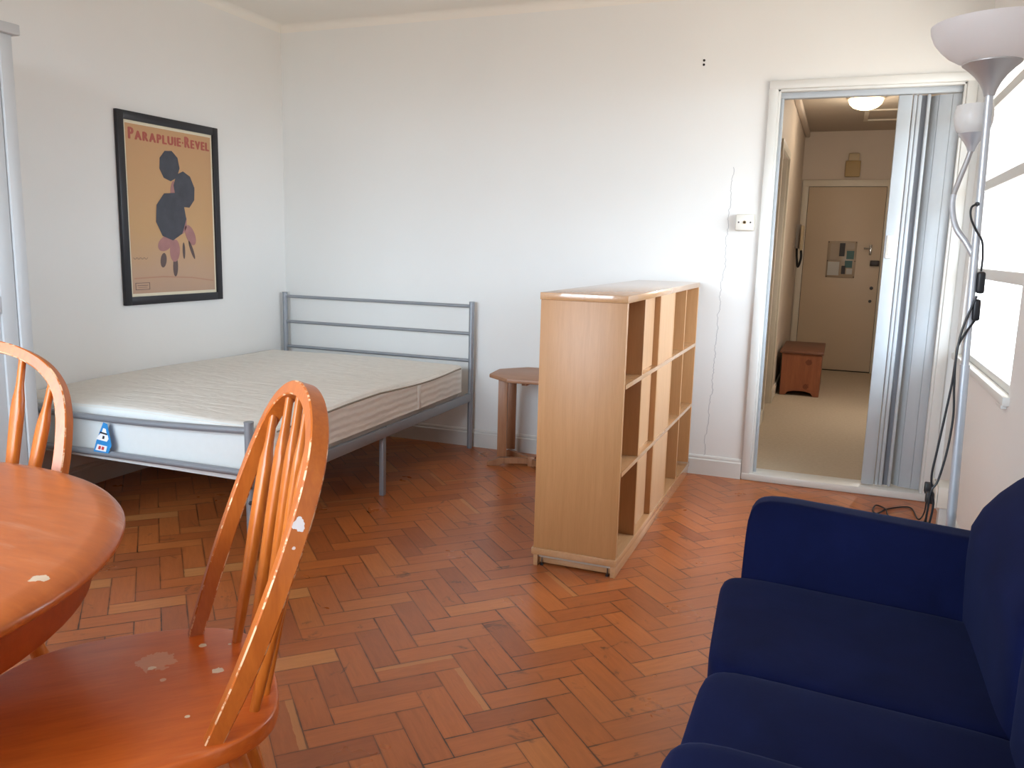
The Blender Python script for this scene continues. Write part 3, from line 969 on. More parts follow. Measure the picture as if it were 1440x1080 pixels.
obj('foot_rail', tube(B(), pts, 0.0145, 12), M_silver, t, world=True)
obj('foot_rail', tube(B(), [(0.055, FY, 0.337), (xf, FY, 0.349)], 0.0145, 12), M_silver, t, world=True)
def rail(xa, ya, xb, yb, z0, z1, th):
    a, b = Vector((xa, ya, 0)), Vector((xb, yb, 0))
    d = (b - a).normalized()
    return obox(B(), (a + b) / 2 + Vector((0, 0, (z0 + z1) / 2)), d, (-d.y, d.x, 0), (0, 0, 1), (b - a).length, th, z1 - z0, 0.004)
obj('side_rail', rail(1.424, HYB - 0.012, bx(FY) - 0.012, FY + 0.03, 0.305, 0.356, 0.026), M_silver, t, world=True)
obj('side_rail', rail(0.035, HYB - 0.012, 0.055, FY + 0.03, 0.305, 0.356, 0.026), M_silver, t, world=True)
ym = -1.164
obj('side_leg', box(B(), bx(ym) - 0.027, bx(ym) - 0.001, ym - 0.014, ym + 0.014, 0.0, 0.330, 0.003), M_silver, t, world=True)
obj('side_leg', box(B(), 0.03, 0.058, ym - 0.014, ym + 0.014, 0.0, 0.330, 0.003), M_silver, t, world=True)
obj('rail_joint', box(B(), bx(ym) - 0.004, bx(ym) + 0.0022, ym + 0.010, ym + 0.0125, 0.303, 0.358), M_bolt, t, world=True)
bm = B()
for k in range(8):
    y = -0.25 - k * 0.21
    box(bm, 0.05, bx(y) - 0.02, y - 0.03, y + 0.03, 0.309, 0.321)
obj('slat', bm, M_raw, t, world=True)
bm = B()
box(bm, 0.70, 0.73, -1.90, HYB - 0.015, 0.284, 0.308)
box(bm, 0.70, 0.73, ym - 0.015, ym + 0.015, 0.0, 0.284)
obj('centre_beam', bm, M_silver, t, world=True)

MY0, MY1 = -2.088, -0.17
def bedx(y):
    return bx(y) - 0.002
MZ0, MZ1 = 0.324, 0.552
mt = thing('mattress', 'cream double mattress lying on the silver bed frame', 'mattress', (0.72, -1.1, MZ0))
def mat_fn(w, q):
    # q in [-1,1]; sag towards the foot, dip at the middle of the right edge, follow the askew side
    y = w.y
    fx = (w.x - 0.012) / (1.42 - 0.012)
    x = 0.012 + fx * (bedx(y) - 0.012)
    z = w.z
    if q.z > 0:
        z += q.z * (0.006 * math.sin(5.1 * w.x + 1.0) * math.sin(3.7 * w.y) - 0.012 * max(0, math.sin(PI * min(1, max(0, (-y - 0.3) / 0.9)))) * max(0, q.x))
        z -= q.z * 0.015 * max(0.0, -q.y) ** 2 * (1 - abs(q.x) * 0.3)
    if q.z < 0:
        z -= 0.032 * max(0.0, (-q.y - 0.86) / 0.14) * -q.z
    if z < 0.376:                                          # drops between the side rails
        x = min(max(x, 0.076), bx(y) - 0.034)
    return Vector((x, y, z))
bm = B()
tmp = bmesh.new()
bmesh.ops.create_cube(tmp, size=2)
bmesh.ops.subdivide_edges(tmp, edges=list(tmp.edges), cuts=30, use_grid_fill=True)
def rbox(p, hx, hy, hz, r):
    """rounded box map"""
    c = Vector((max(-hx + r, min(hx - r, p.x)), max(-hy + r, min(hy - r, p.y)), max(-hz + r, min(hz - r, p.z))))
    d = p - c
    return c + d.normalized() * r if d.length > 1e-9 else p
hx, hy, hz = (1.42 - 0.012) / 2, (MY1 - MY0) / 2, (MZ1 - MZ0) / 2
for v in tmp.verts:
    q = v.co.copy()
    s = [math.copysign(1 - (1 - abs(c)) ** 1.6, c) for c in q]
    p = Vector((s[0] * hx, s[1] * hy, s[2] * hz))
    p = rbox(p, hx, hy, hz, 0.030)
    w = p + Vector((0.012 + hx, (MY0 + MY1) / 2, (MZ0 + MZ1) / 2))
    v.co = mat_fn(w, q)
for f in tmp.faces:
    n = f.normal
    f.normal_update()
    if abs(f.normal.z) < 0.72:
        f.material_index = 2 if f.normal.y < -0.72 else 1
join(bm, tmp)
body = obj('mattress_body', bm, [M_tick, M_bord, M_bfoot], mt, world=True)
# piping round the top edge
pp = []
for k in range(25):
    y = MY1 - 0.035 + (MY0 + 0.035 - MY1 + 0.035) * k / 24
    q = Vector((1, -1 + 2 * (y - MY0) / (MY1 - MY0), 1))
    w = mat_fn(Vector((1.42, y, MZ1 - 0.022)), q)
    pp.append(w + Vector((-0.002, 0, 0)))
obj('piping', tube(B(), pp, 0.0045, 8), M_pipe, mt, world=True)
bm = B()
tube(bm, [(0.018, MY1 - 0.03, MZ1 - 0.012), (0.018, MY0 + 0.03, MZ1 - 0.022)], 0.0045, 8)
obj('piping', bm, M_pipe, mt, world=True)
for y in (-0.775, -1.705):
    x = bedx(y)
    obj('handle_tape', box(B(), x - 0.006, x + 0.004, y - 0.016, y + 0.016, 0.380, MZ1 - 0.04, 0.002), M_tape, mt, world=True)
# blue label hanging on the foot border
lx, lz, ly = 0.63, 0.350, MY0 - 0.049
lt = obj('label_tag', prism(B(), [(-0.045, 0.0), (0.038, 0.0), (0.056, 0.035), (0.028, 0.125), (0.006, 0.13), (-0.03, 0.05)], 0.0, 0.002, xf=lambda v: Vector((lx + v.x, ly + v.z - 0.0 + 0.10 * v.y, lz + v.y))), M_blue, mt, world=True, label='blue card label with a white eye shape')
def on_label(poly, m, nm, off):
    obj(nm, prism(B(), poly, 0.0, 0.001, xf=lambda v: Vector((lx + v.x, ly - off + v.z + 0.10 * v.y, lz + v.y))), m, lt, world=True)
on_label([(-0.030, 0.055), (0.030, 0.05), (0.040, 0.062), (0.034, 0.078), (-0.006, 0.082), (-0.02, 0.07)], M_white, 'eye_shape', 0.0015)
on_label([(0.0, 0.088), (0.027, 0.085), (0.022, 0.104), (0.008, 0.106)], M_white, 'cloud_shape', 0.0015)
on_label([(-0.012, 0.084), (0.03, 0.078), (0.03, 0.085), (-0.008, 0.090)], M_black, 'brow_mark', 0.0022)
on_label([(0.004, 0.060), (0.016, 0.060), (0.018, 0.072), (0.008, 0.074)], M_black, 'pupil_mark', 0.0022)
on_label([(-0.034, 0.008), (0.026, 0.006), (0.033, 0.030), (-0.022, 0.034)], M_white, 'white_panel', 0.0015)
on_label([(-0.018, 0.014), (-0.004, 0.013), (-0.001, 0.027), (-0.013, 0.028)], M_red, 'red_print', 0.0022)
on_label([(0.001, 0.013), (0.014, 0.012), (0.018, 0.025), (0.005, 0.027)], M_red, 'red_print', 0.0022)

# ------------------------------------------------------------------ bookcase
t = thing('bookcase', 'waist-high beech bookcase standing end on between bed and doorway', 'bookcase', (2.63, -0.88, 0))
X0, X1, Y0, Y1 = 2.455, 2.80, -1.708, -0.045
ZT = 1.098
obj('top_board', box(B(), X0, X1, Y0, Y1, ZT - 0.027, ZT, 0.0015), M_beech_h, t, world=True)
obj('end_panel', box(B(), X0 + 0.003, X1 - 0.003, Y0 + 0.003, Y0 + 0.025, 0.0755, ZT - 0.0275, 0.001), M_beech, t, world=True)
obj('end_panel', box(B(), X0 + 0.003, X1 - 0.003, Y1 - 0.025, Y1 - 0.003, 0.0755, ZT - 0.0275, 0.001), M_beech, t, world=True)
obj('bottom_board', box(B(), X0 - 0.004, X1 + 0.002, Y0 - 0.004, Y1, 0.048, 0.075, 0.0015), M_beech_h, t, world=True)
divs = [-1.388, -1.078, -0.752, -0.437]
for y in divs:
    obj('divider', box(B(), X0 + 0.012, X1 - 0.004, y - 0.010, y + 0.010, 0.0755, ZT - 0.0275, 0.001), M_beech, t, world=True)
for z0, z1 in ((0.402, 0.420), (0.745, 0.763)):
    ys = [Y0 + 0.025] + divs + [Y1 - 0.025]
    bm = B()
    for k in range(5):
        a = ys[k] + (0.0105 if k else 0.0005)
        b = ys[k + 1] - (0.0105 if k < 4 else 0.0005)
        box(bm, X0 + 0.012, X1 - 0.003, a, b, z0, z1, 0.001)
    box(bm, X1 - 0.0035, X1 - 0.001, Y0 + 0.026, Y1 - 0.026, z0, z1)
    obj('shelf', bm, M_beech_h, t, world=True)
ys = [Y0 + 0.025] + divs + [Y1 - 0.025]
for k, xb in enumerate((X0 + 0.006, X1 - 0.034, X1 - 0.009, X0 + 0.006, X0 + 0.006)):
    a, b = ys[k] + 0.011, ys[k + 1] - 0.011
    bm = B()
    for z0, z1 in ((0.0755, 0.4015), (0.4205, 0.7445), (0.7635, ZT - 0.0275)):
        box(bm, xb, xb + 0.005, a, b, z0, z1)
    obj('back_board', bm, M_beech_d, t, world=True)
bm = B()
box(bm, X1 - 0.022, X1 - 0.003, Y0 + 0.002, Y1 - 0.002, 0.0, 0.0475, 0.001)
obj('plinth', bm, M_beech_h, t, world=True)
obj('plinth', box(B(), X0 + 0.004, X0 + 0.022, Y0 + 0.002, Y1 - 0.002, 0.0, 0.0475, 0.001), M_beech_h, t, world=True)
obj('plinth_end', box(B(), X0 + 0.0225, X1 - 0.0225, Y0 + 0.024, Y0 + 0.036, 0.008, 0.034, 0.001), M_beech_h, t, world=True)
obj('raw_batten', box(B(), X0 + 0.0225, X1 - 0.0225, Y0 + 0.012, Y0 + 0.034, 0.0345, 0.0475), M_raw, t, world=True, label='raw chipboard edge')
for x in (X0 + 0.036, X1 - 0.036):
    obj('glide', lathe(B(), [(0, 0), (0.007, 0), (0.007, 0.005), (0.002, 0.007), (0.002, 0.033), (0, 0.033)], (x, Y0 + 0.016, 0.0), 10), M_bolt, t, world=True)

# ------------------------------------------------------------------ octagonal side table
t = thing('side_table', 'small octagonal wooden side table between bed and bookcase', 'side table', (1.93, -0.27, 0))
cx, cy, zt = 1.93, -0.285, 0.548
ro = 0.262
poly = [(cx + ro * math.cos(PI / 8 + k * PI / 4 + 0.12), cy + ro * math.sin(PI / 8 + k * PI / 4 + 0.12)) for k in range(8)]
obj('table_top', prism(B(), poly, zt - 0.024, zt, 0.006, 2), M_stool_t, t, world=True)
legs = [(1.765, -0.355), (1.745, -0.165), (2.08, -0.20), (2.06, -0.41)]
for x, y in legs:
    d = Vector((cx - x, cy - y, 0)).normalized()
    n = Vector((-d.y, d.x, 0))
    obj('leg', obox(B(), (x, y, (0.05 + zt - 0.0245) / 2 + 0.005), (1, 0.25, 0), (-0.25, 1, 0), (0, 0, 1), 0.054, 0.024, zt - 0.0245 - 0.05, 0.002), M_stool, t, world=True)
def foot_bar(x, y, ext):
    d = Vector((cx - x, cy - y, 0)).normalized()
    p = Vector((x, y, 0)) - d * ext
    q = Vector((cx, cy, 0)) - d * 0.022
    L = (q - p).length
    prof = [(0, 0), (0.07, 0), (0.085, 0.014), (L, 0.014), (L, 0.048), (0.075, 0.050), (0.045, 0.036), (0.012, 0.026), (0, 0.018)]
    return prism(B(), prof, -0.014, 0.014, 0.002, 1, xf=lambda v: p + d * v.x + Vector((-d.y, d.x, 0)) * v.z + Vector((0, 0, v.y)))
for x, y in legs:
    obj('foot_bar', foot_bar(x, y, 0.085), M_stool, t, world=True)
obj('hub', box(B(), cx - 0.022, cx + 0.022, cy - 0.022, cy + 0.022, 0.0, 0.058, 0.003), M_stool, t, world=True)
bm = B()
box(bm, cx - 0.17, cx + 0.17, cy - 0.015, cy + 0.015, zt - 0.046, zt - 0.0245, 0.002)
box(bm, cx - 0.0151, cx + 0.0151, cy - 0.17, cy - 0.0152, zt - 0.046, zt - 0.0245, 0.002)
box(bm, cx - 0.0151, cx + 0.0151, cy + 0.0152, cy + 0.17, zt - 0.046, zt - 0.0245, 0.002)
obj('bearer', bm, M_stool, t, world=True)

# ------------------------------------------------------------------ round dining table
TX, TY, TZ, TR = 1.834, -4.039, 0.752, 0.663
t = thing('dining_table', 'round orange-stained dining table with a chipped rim', 'table', (TX, TY, 0))
prof = [(0, TZ), (TR - 0.050, TZ), (TR - 0.040, TZ - 0.001), (TR - 0.016, TZ - 0.006), (TR - 0.005, TZ - 0.012), (TR, TZ - 0.019), (TR - 0.002, TZ - 0.027), (TR - 0.010, TZ - 0.033), (TR - 0.03, TZ - 0.035), (0, TZ - 0.035)]
obj('table_top', lathe(B(), [(r, z) for r, z in prof], (0, 0, 0), 96), M_table, t, sharp=50)
ra = TR - 0.062
obj('apron', lathe(B(), [(ra, TZ - 0.0355), (ra, TZ - 0.118), (ra - 0.004, TZ - 0.122), (ra - 0.02, TZ - 0.122), (ra - 0.02, TZ - 0.0355)], (0, 0, 0), 96, closed=True), M_apron, t, sharp=50)
obj('pedestal', lathe(B(), [(0, 0.06), (0.075, 0.06), (0.08, 0.10), (0.06, 0.14), (0.048, 0.20), (0.055, 0.30), (0.078, 0.40), (0.07, 0.47), (0.048, 0.50), (0.06, 0.53), (0.06, 0.58), (0.11, 0.62), (0.14, 0.716), (0, 0.716)], (0, 0, 0), 32), M_apron, t)
for k in range(4):
    a = k * PI / 2 + 0.2
    d = Vector((math.cos(a), math.sin(a), 0))
    pf = [(0.07, 0.09), (0.20, 0.075), (0.33, 0.03), (0.40, 0.0), (0.43, 0.0), (0.43, 0.022), (0.34, 0.075), (0.20, 0.135), (0.07, 0.17)]
    obj('foot', prism(B(), pf, -0.022, 0.022, 0.004, 2, xf=lambda v, d=d: d * v.x + Vector((-d.y, d.x, 0)) * v.z + Vector((0, 0, v.y))), M_apron, t)

# ------------------------------------------------------------------ bow-back dining chairs
LEAN = 0.2 / 0.541
SN = math.hypot(1, LEAN)
SZ = 0.45
HALF = [(0.2025, -0.012), (0.2245, 0.06), (0.245, 0.135), (0.256, 0.21), (0.260, 0.29), (0.256, 0.36), (0.246, 0.42), (0.225, 0.475), (0.186, 0.52), (0.13, 0.552), (0.068, 0.570), (0, 0.576)]
def bowp(s, h):
    return Vector((s, h * LEAN / SN, SZ + h / SN))
BOWPATH = [bowp(s, h) for s, h in HALF] + [bowp(-s, h) for s, h in HALF[-2::-1]]
def bow_mesh():
    bm = B()
    P = catmull(BOWPATH, 5)
    pn = Vector((0, 1 / SN, -LEAN / SN))              # normal of the bow's plane
    wn, wp, c = 0.0140, 0.0165, 0.0026
    sec = [(-wn + c, -wp), (wn - c, -wp), (wn, -wp + c), (wn, wp - c), (wn - c, wp), (-wn + c, wp), (-wn, wp - c), (-wn, -wp + c)]
    rings = []
    for i, p in enumerate(P):
        a, b = P[max(0, i - 1)], P[min(len(P) - 1, i + 1)]
        tg = (b - a).normalized()
        n = tg.cross(pn).normalized()
        taper = 0.86 + 0.14 * min(1, min(i, len(P) - 1 - i) / 12)
        rings.append([bm.verts.new(p + n * (u * taper) + pn * (v * taper)) for u, v in sec])
    for a, b in zip(rings[:-1], rings[1:]):
        for k in range(8):
            f = bm.faces.new((a[k], a[(k + 1) % 8], b[(k + 1) % 8], b[k]))
            if k in (1, 3, 5, 7):
                f.material_index = 1
    bm.faces.new(rings[0]); bm.faces.new(list(reversed(rings[-1])))
    return bm
def seat_poly():
    h = [(0.0, 0.128), (0.06, 0.126), (0.115, 0.119), (0.165, 0.100), (0.205, 0.064), (0.230, 0.015), (0.246, -0.06), (0.250, -0.14), (0.244, -0.22), (0.222, -0.285), (0.175, -0.34), (0.11, -0.372), (0.05, -0.382), (0.0, -0.384)]
    pts = catmull([Vector((a, b, 0)) for a, b in h], 3)
    r = [(p.x, p.y) for p in pts]
    l = [(-x, y) for x, y in r[1:-1]]
    return r + l[::-1]
def spindle_mesh(s0, b0, s1):
    """arrow-shaped flat spindle from the seat to the bow"""
    p0 = Vector((s0, b0, SZ - 0.012))
    # find bow height at s1
    h1 = 0.0
    for (sa, ha), (sb, hb) in zip(HALF[:-1], HALF[1:]):
        if ha > 0.3 and min(sa, sb) <= abs(s1) <= max(sa, sb):
            h1 = ha + (hb - ha) * (abs(s1) - sa) / (sb - sa)
    p1 = bowp(s1, h1 - 0.010)
    ax = (p1 - p0).normalized()
    k = 0.38 * (s0 / 0.128)
    wd = Vector((1, -k, 0)).normalized()
    wd = (wd - ax * wd.dot(ax)).normalized()
    th = ax.cross(wd).normalized()
    prof = [(0.0, 0.0085, 0.0085), (0.06, 0.0090, 0.0090), (0.28, 0.0120, 0.0108), (0.50, 0.0148, 0.0120), (0.70, 0.0166, 0.0124), (0.76, 0.0164, 0.0122), (0.805, 0.0145, 0.0116), (0.845, 0.0100, 0.0098), (0.885, 0.0080, 0.0082), (1.0, 0.0074, 0.0074)]
    bm = B()
    rings = []
    L = (p1 - p0).length
    seg = 14
    for f, w, q in prof:
        c = p0 + ax * (L * f)
        ring = []
        for i in range(seg):
            a = 2 * PI * i / seg
            ca, sa = math.cos(a), math.sin(a)
            e = 2 / 3.0
            ring.append(bm.verts.new(c + wd * (w * math.copysign(abs(ca) ** e, ca)) + th * (q * math.copysign(abs(sa) ** e, sa))))
        rings.append(ring)
    for a, b in zip(rings[:-1], rings[1:]):
        for i in range(seg):
            bm.faces.new((a[i], a[(i + 1) % seg], b[(i + 1) % seg], b[i]))
    bm.faces.new(rings[0]); bm.faces.new(list(reversed(rings[-1])))
    return bm
def leg_mesh(x0, y0, x1, y1):
    a, b = Vector((x0, y0, SZ - 0.034)), Vector((x1, y1, 0))
    fr = [(0, 0.013), (0.08, 0.016), (0.2, 0.0175), (0.4, 0.019), (0.52, 0.0205), (0.56, 0.017), (0.60, 0.021), (0.8, 0.016), (1.0, 0.012)]
    return tube(B(), [a + (b - a) * f for f, r in fr], [r for f, r in fr], 14)

def make_chair(label, loc, rotz, seat_marks, bow_marks):
    t = thing('dining_chair', label, 'chair', loc, rotz, 'bow-back chairs at the round table')
    ms = wood('seat_wood', (184, 84, 28), (208, 106, 40), 0.30, axis=1, scale=2.0, stretch=7, bump=0.03, marks=seat_marks, mark_rgb=(222, 208, 184), scuff_sheen=0.22)
    mb = wood('bow_wood', (168, 84, 28), (196, 108, 42), 0.33, axis=2, scale=2.0, stretch=8, bump=0.03, marks=bow_marks, mark_rgb=(228, 224, 222))
    bm = B()
    prism(bm, seat_poly(), SZ - 0.034, SZ, 0.006, 3)
    obj('seat', bm, ms, t, sharp=40)
    obj('back_bow', bow_mesh(), [mb, M_worn], t, sharp=40)
    for s0, b0, s1 in ((-0.135, 0.072, -0.205), (-0.088, 0.097, -0.12), (-0.030, 0.109, -0.04), (0.030, 0.109, 0.04), (0.088, 0.097, 0.12), (0.135, 0.072, 0.205)):
        obj('spindle', spindle_mesh(s0, b0, s1), M_orange, t)
    for x0, y0, x1, y1 in ((-0.155, 0.03, -0.215, 0.145), (0.155, 0.03, 0.215, 0.145), (-0.165, -0.27, -0.215, -0.335), (0.165, -0.27, 0.215, -0.335)):
        obj('leg', leg_mesh(x0, y0, x1, y1), M_orange, t)
    zs = 0.19
    f = 1 - zs / (SZ - 0.034)
    for sx in (-1, 1):
        ya, yb = 0.03 + (0.115) * f, -0.27 - 0.065 * f
        x = sx * (0.16 + 0.055 * f)
        obj('side_stretcher', tube(B(), [(x, ya, zs), (x, ya * 0.6 + yb * 0.4, zs), (x, ya * 0.4 + yb * 0.6, zs), (x, yb, zs)], [0.008, 0.011, 0.011, 0.008], 12), M_orange, t)
    x = 0.16 + 0.055 * f
    obj('cross_stretcher', tube(B(), [(-x, -0.08, zs), (0, -0.08, zs), (x, -0.08, zs)], [0.008, 0.011, 0.008], 12), M_orange, t)
    return t
make_chair('chipped bow-back wooden chair in front, its whole seat in view', (2.467, -3.561, 0), -0.764,
           [((-0.143, 0.009, SZ), 0.007, 0.95), ((-0.028, 0.029, SZ), 0.011, 0.95), ((-0.085, -0.087, SZ), 0.007, 0.9), ((-0.110, -0.080, SZ), 0.036, 0.30), ((0.115, -0.035, SZ), 0.004, 0.9), ((-0.03, -0.07, SZ), 0.006, 0.5), ((-0.13, 0.06, SZ), 0.004, 0.8), ((0.15, 0.03, SZ), 0.004, 0.8)],
           [((0.262, 0.135, SZ + 0.375), 0.011, 0.95), ((0.268, 0.125, SZ + 0.34), 0.003, 0.7), ((0.20, 0.17, SZ + 0.49), 0.003, 0.9)])
make_chair('bow-back wooden chair behind the round table by the wardrobe', (1.577, -3.458, 0), 0.308, None, None)

# ------------------------------------------------------------------ navy sofa
t = thing('sofa', 'navy blue velour two-seat sofa against the right wall', 'sofa', (3.7, -3.1, 0))
SX0, SX1 = 3.335, 4.055
SF, SB = -2.335, -3.82
bm = B()
soft(bm, SX0 + 0.02, SX1 - 0.01, SB + 0.03, SF - 0.03, 0.07, 0.315, 14, 7)
obj('base', bm, M_navy, t, world=True)
def arm_fn(far):
    def fn(w, q):
        fx = (w.x - SX0) / (SX1 - SX0)
        if q.z > -0.2:
            w.z -= 0.044 * fx * (q.z + 0.2) / 1.2
        if far and q.y < 0.6:                              # the inner face leans outwards towards the crest
            w.y += 0.105 * max(0.0, (w.z - 0.40) / 0.20) * min(1.0, (0.6 - q.y) / 1.6)
        return w
    return fn
obj('arm', soft(B(), SX0, SX1 - 0.02, SF - 0.205, SF, 0.07, 0.612, 10, 15, arm_fn(1)), M_navy, t, world=True)
obj('arm', soft(B(), SX0, SX1 - 0.02, SB, SB + 0.225, 0.07, 0.612, 10, 15, arm_fn(0)), M_navy, t, world=True)
CY = [SF - 0.2, -3.068, SB + 0.22]
def cush_fn(w, q):
    fx = (w.x - 3.29) / 0.64
    if q.x < 0:
        w.x += 0.034 * -q.x * min(1.0, max(0.0, (-2.56 - w.y) / 0.5))
    if q.z > 0:
        w.z -= 0.030 * max(0, fx) * q.z
        w.z += 0.010 * (1 - q.y * q.y) * (1 - q.x * q.x)
    return w
for y1, y0, dz in ((CY[0], CY[1] + 0.004, 0.0), (CY[1] - 0.004, CY[2], 0.010)):
    obj('seat_cushion', soft(B(), 3.290, 3.93, y0, y1, 0.285, 0.437 + dz, 9, 13, cush_fn), M_navy, t, world=True)
obj('back_frame', soft(B(), 3.93, SX1, SB + 0.03, SF - 0.05, 0.08, 0.70, 12, 7), M_navy, t, world=True)
def back_fn(w, q):
    w.x += 2.4 * max(0.0, w.z - 0.60) ** 1.7
    w.x = min(w.x, SX1 + 0.01 + 0.01 * q.x)
    return w
for y1, y0 in ((SF - 0.085, -3.066), (-3.07, SB + 0.09)):
    obj('back_cushion', soft(B(), 3.860, 4.045, y0, y1, 0.26, 0.84, 8.0, 17, back_fn), M_navy, t, world=True)
for x in (SX0 + 0.08, SX1 - 0.1):
    for y in (SB + 0.1, SF - 0.1):
        obj('foot', lathe(B(), [(0, 0), (0.02, 0), (0.028, 0.075), (0, 0.075)], (x, y, 0), 16), M_foot, t, world=True)

# ------------------------------------------------------------------ floor lamp
LX, LY = 3.876, -2.165
tl = Matrix.Rotation(-0.020, 4, 'Y')
t = thing('floor_lamp', 'silver floor lamp with two white shades standing behind the sofa arm', 'floor lamp', (LX, LY, 0), 0.0)
def lp(x, z, y=0.0):
    """lamp-frame point: leans slightly to the left with height"""
    return Vector((x - 0.0245 * z, y, z))
obj('base', lathe(B(), [(0, 0), (0.125, 0), (0.127, 0.008), (0.115, 0.020), (0.03, 0.030), (0.018, 0.05), (0, 0.05)], (0, 0, 0), 40), M_lampm, t)
bm = B()
tube(bm, [lp(0, 0.03), lp(0, 0.62), lp(0, 0.98)], 0.0125, 16)
tube(bm, [lp(0, 0.979), lp(0, 1.28), lp(0, 1.70)], 0.0098, 16)
for z in (0.62, 0.98):
    tube(bm, [lp(0, z - 0.002), lp(0, z + 0.002)], 0.0130, 16)
obj('pole', bm, M_lampm, t)
c = lp(0, 1.685)
axis = lp(0, 1.0)
obj('cone', lathe(B(), [(0, 0.0), (0.0125, 0.0), (0.0165, 0.014), (0.025, 0.032), (0.038, 0.050), (0.054, 0.066), (0.0695, 0.079), (0.0695, 0.082), (0, 0.082)], c, 36, axis), M_lampd, t, label='satin grey cone under the big shade')
bowl_p = [(0.0, 0.0815), (0.066, 0.082), (0.082, 0.089), (0.103, 0.102), (0.122, 0.120), (0.138, 0.141), (0.147, 0.163), (0.149, 0.178), (0.146, 0.178), (0.144, 0.163), (0.135, 0.142), (0.119, 0.122), (0.096, 0.104), (0.07, 0.092), (0.046, 0.085), (0.0, 0.084)]
obj('shade', lathe(B(), bowl_p, c, 48, axis), M_bowl, t, label='wide white bowl shade')
ap = catmull([lp(0.004, 1.262, 0.003), lp(-0.022, 1.310, 0.014), lp(-0.045, 1.345, 0.028), lp(-0.056, 1.385, 0.042), lp(-0.058, 1.43, 0.052), lp(-0.046, 1.478, 0.057), lp(-0.032, 1.525, 0.058), lp(-0.024, 1.556, 0.058)], 6)
k = len(ap)
arm = obj('reading_arm', tube(B(), ap[:int(k * 0.62)], 0.0078, 12), M_lampm, t)
obj('gooseneck', tube(B(), ap[int(k * 0.62) - 1:], 0.0068, 12), M_lampd, arm)
c2 = lp(-0.024, 1.552, 0.058)
obj('small_cone', lathe(B(), [(0, 0), (0.0085, 0), (0.012, 0.012), (0.020, 0.026), (0.034, 0.044), (0.035, 0.047), (0, 0.047)], c2, 28, axis), M_lampm, arm)
obj('small_shade', lathe(B(), [(0, 0.0475), (0.032, 0.0475), (0.041, 0.056), (0.046, 0.072), (0.0475, 0.090), (0.046, 0.108), (0.043, 0.120), (0.041, 0.120), (0.044, 0.108), (0.045, 0.090), (0.044, 0.073), (0.039, 0.058), (0.03, 0.050), (0, 0.050)], c2, 36, axis), M_cup, arm, label='small frosted cup shade')
# cords and inline switches on the pole
obj('grommet', lathe(B(), [(0, 0), (0.006, 0), (0.005, 0.006), (0, 0.006)], lp(-0.006, 1.41, -0.009), 10, (-0.5, -1, 0)), M_black, t)
bm = B()
tube(bm, catmull([lp(-0.008, 1.410, -0.014), lp(-0.020, 1.400, -0.016), lp(-0.019, 1.375, -0.016), lp(-0.006, 1.345, -0.014), lp(0.012, 1.315, -0.012), lp(0.018, 1.275, -0.006), lp(0.018, 1.235, -0.002)], 8), 0.0028, 8)
cd = obj('cord', bm, M_black, t)
for z, x in ((1.205, 0.019), (1.132, 0.014)):
    obj('inline_switch', obox(B(), lp(x, z, -0.004), (1, 0, 0), (0, 1, 0), axis, 0.019, 0.024, 0.058, 0.006, 3), M_black, t)
def lamp_px(px, py, y):
    """point on the plane y (lamp frame) seen at photo pixel: used once to lay out the hanging cords"""
    return Vector((px, y, py))
bm = B()
tube(bm, catmull([lp(0.014, 1.105, -0.004), lp(-0.010, 1.065, -0.016), lp(-0.024, 1.03, -0.02), lp(-0.026, 0.99, -0.02), lp(-0.030, 0.93, -0.02), lp(-0.040, 0.84, -0.02), lp(-0.052, 0.74, -0.02), lp(-0.060, 0.67, -0.02), lp(-0.056, 0.62, -0.02), lp(-0.050, 0.58, -0.02), lp(-0.062, 0.50, -0.02), lp(-0.090, 0.42, -0.01), lp(-0.10, 0.2, 0.02), lp(-0.09, 0.012, 0.09), Vector((-0.03, 0.20, 0.006))], 8), 0.0030, 8)
obj('cord', bm, M_black, t)
bm = B()
tube(bm, catmull([lp(0.012, 1.17, -0.012), lp(-0.016, 1.08, -0.018), lp(-0.026, 1.0, -0.024), lp(-0.024, 0.92, -0.022), lp(-0.020, 0.84, -0.022), lp(-0.028, 0.74, -0.022), lp(-0.044, 0.655, -0.022), lp(-0.058, 0.625, -0.024), lp(-0.064, 0.56, -0.022), lp(-0.072, 0.49, -0.02), lp(-0.112, 0.40, -0.01), lp(-0.12, 0.2, 0.02), lp(-0.11, 0.014, 0.09), Vector((-0.08, 0.22, 0.006))], 8), 0.0030, 8)
obj('cord', bm, M_black, t)

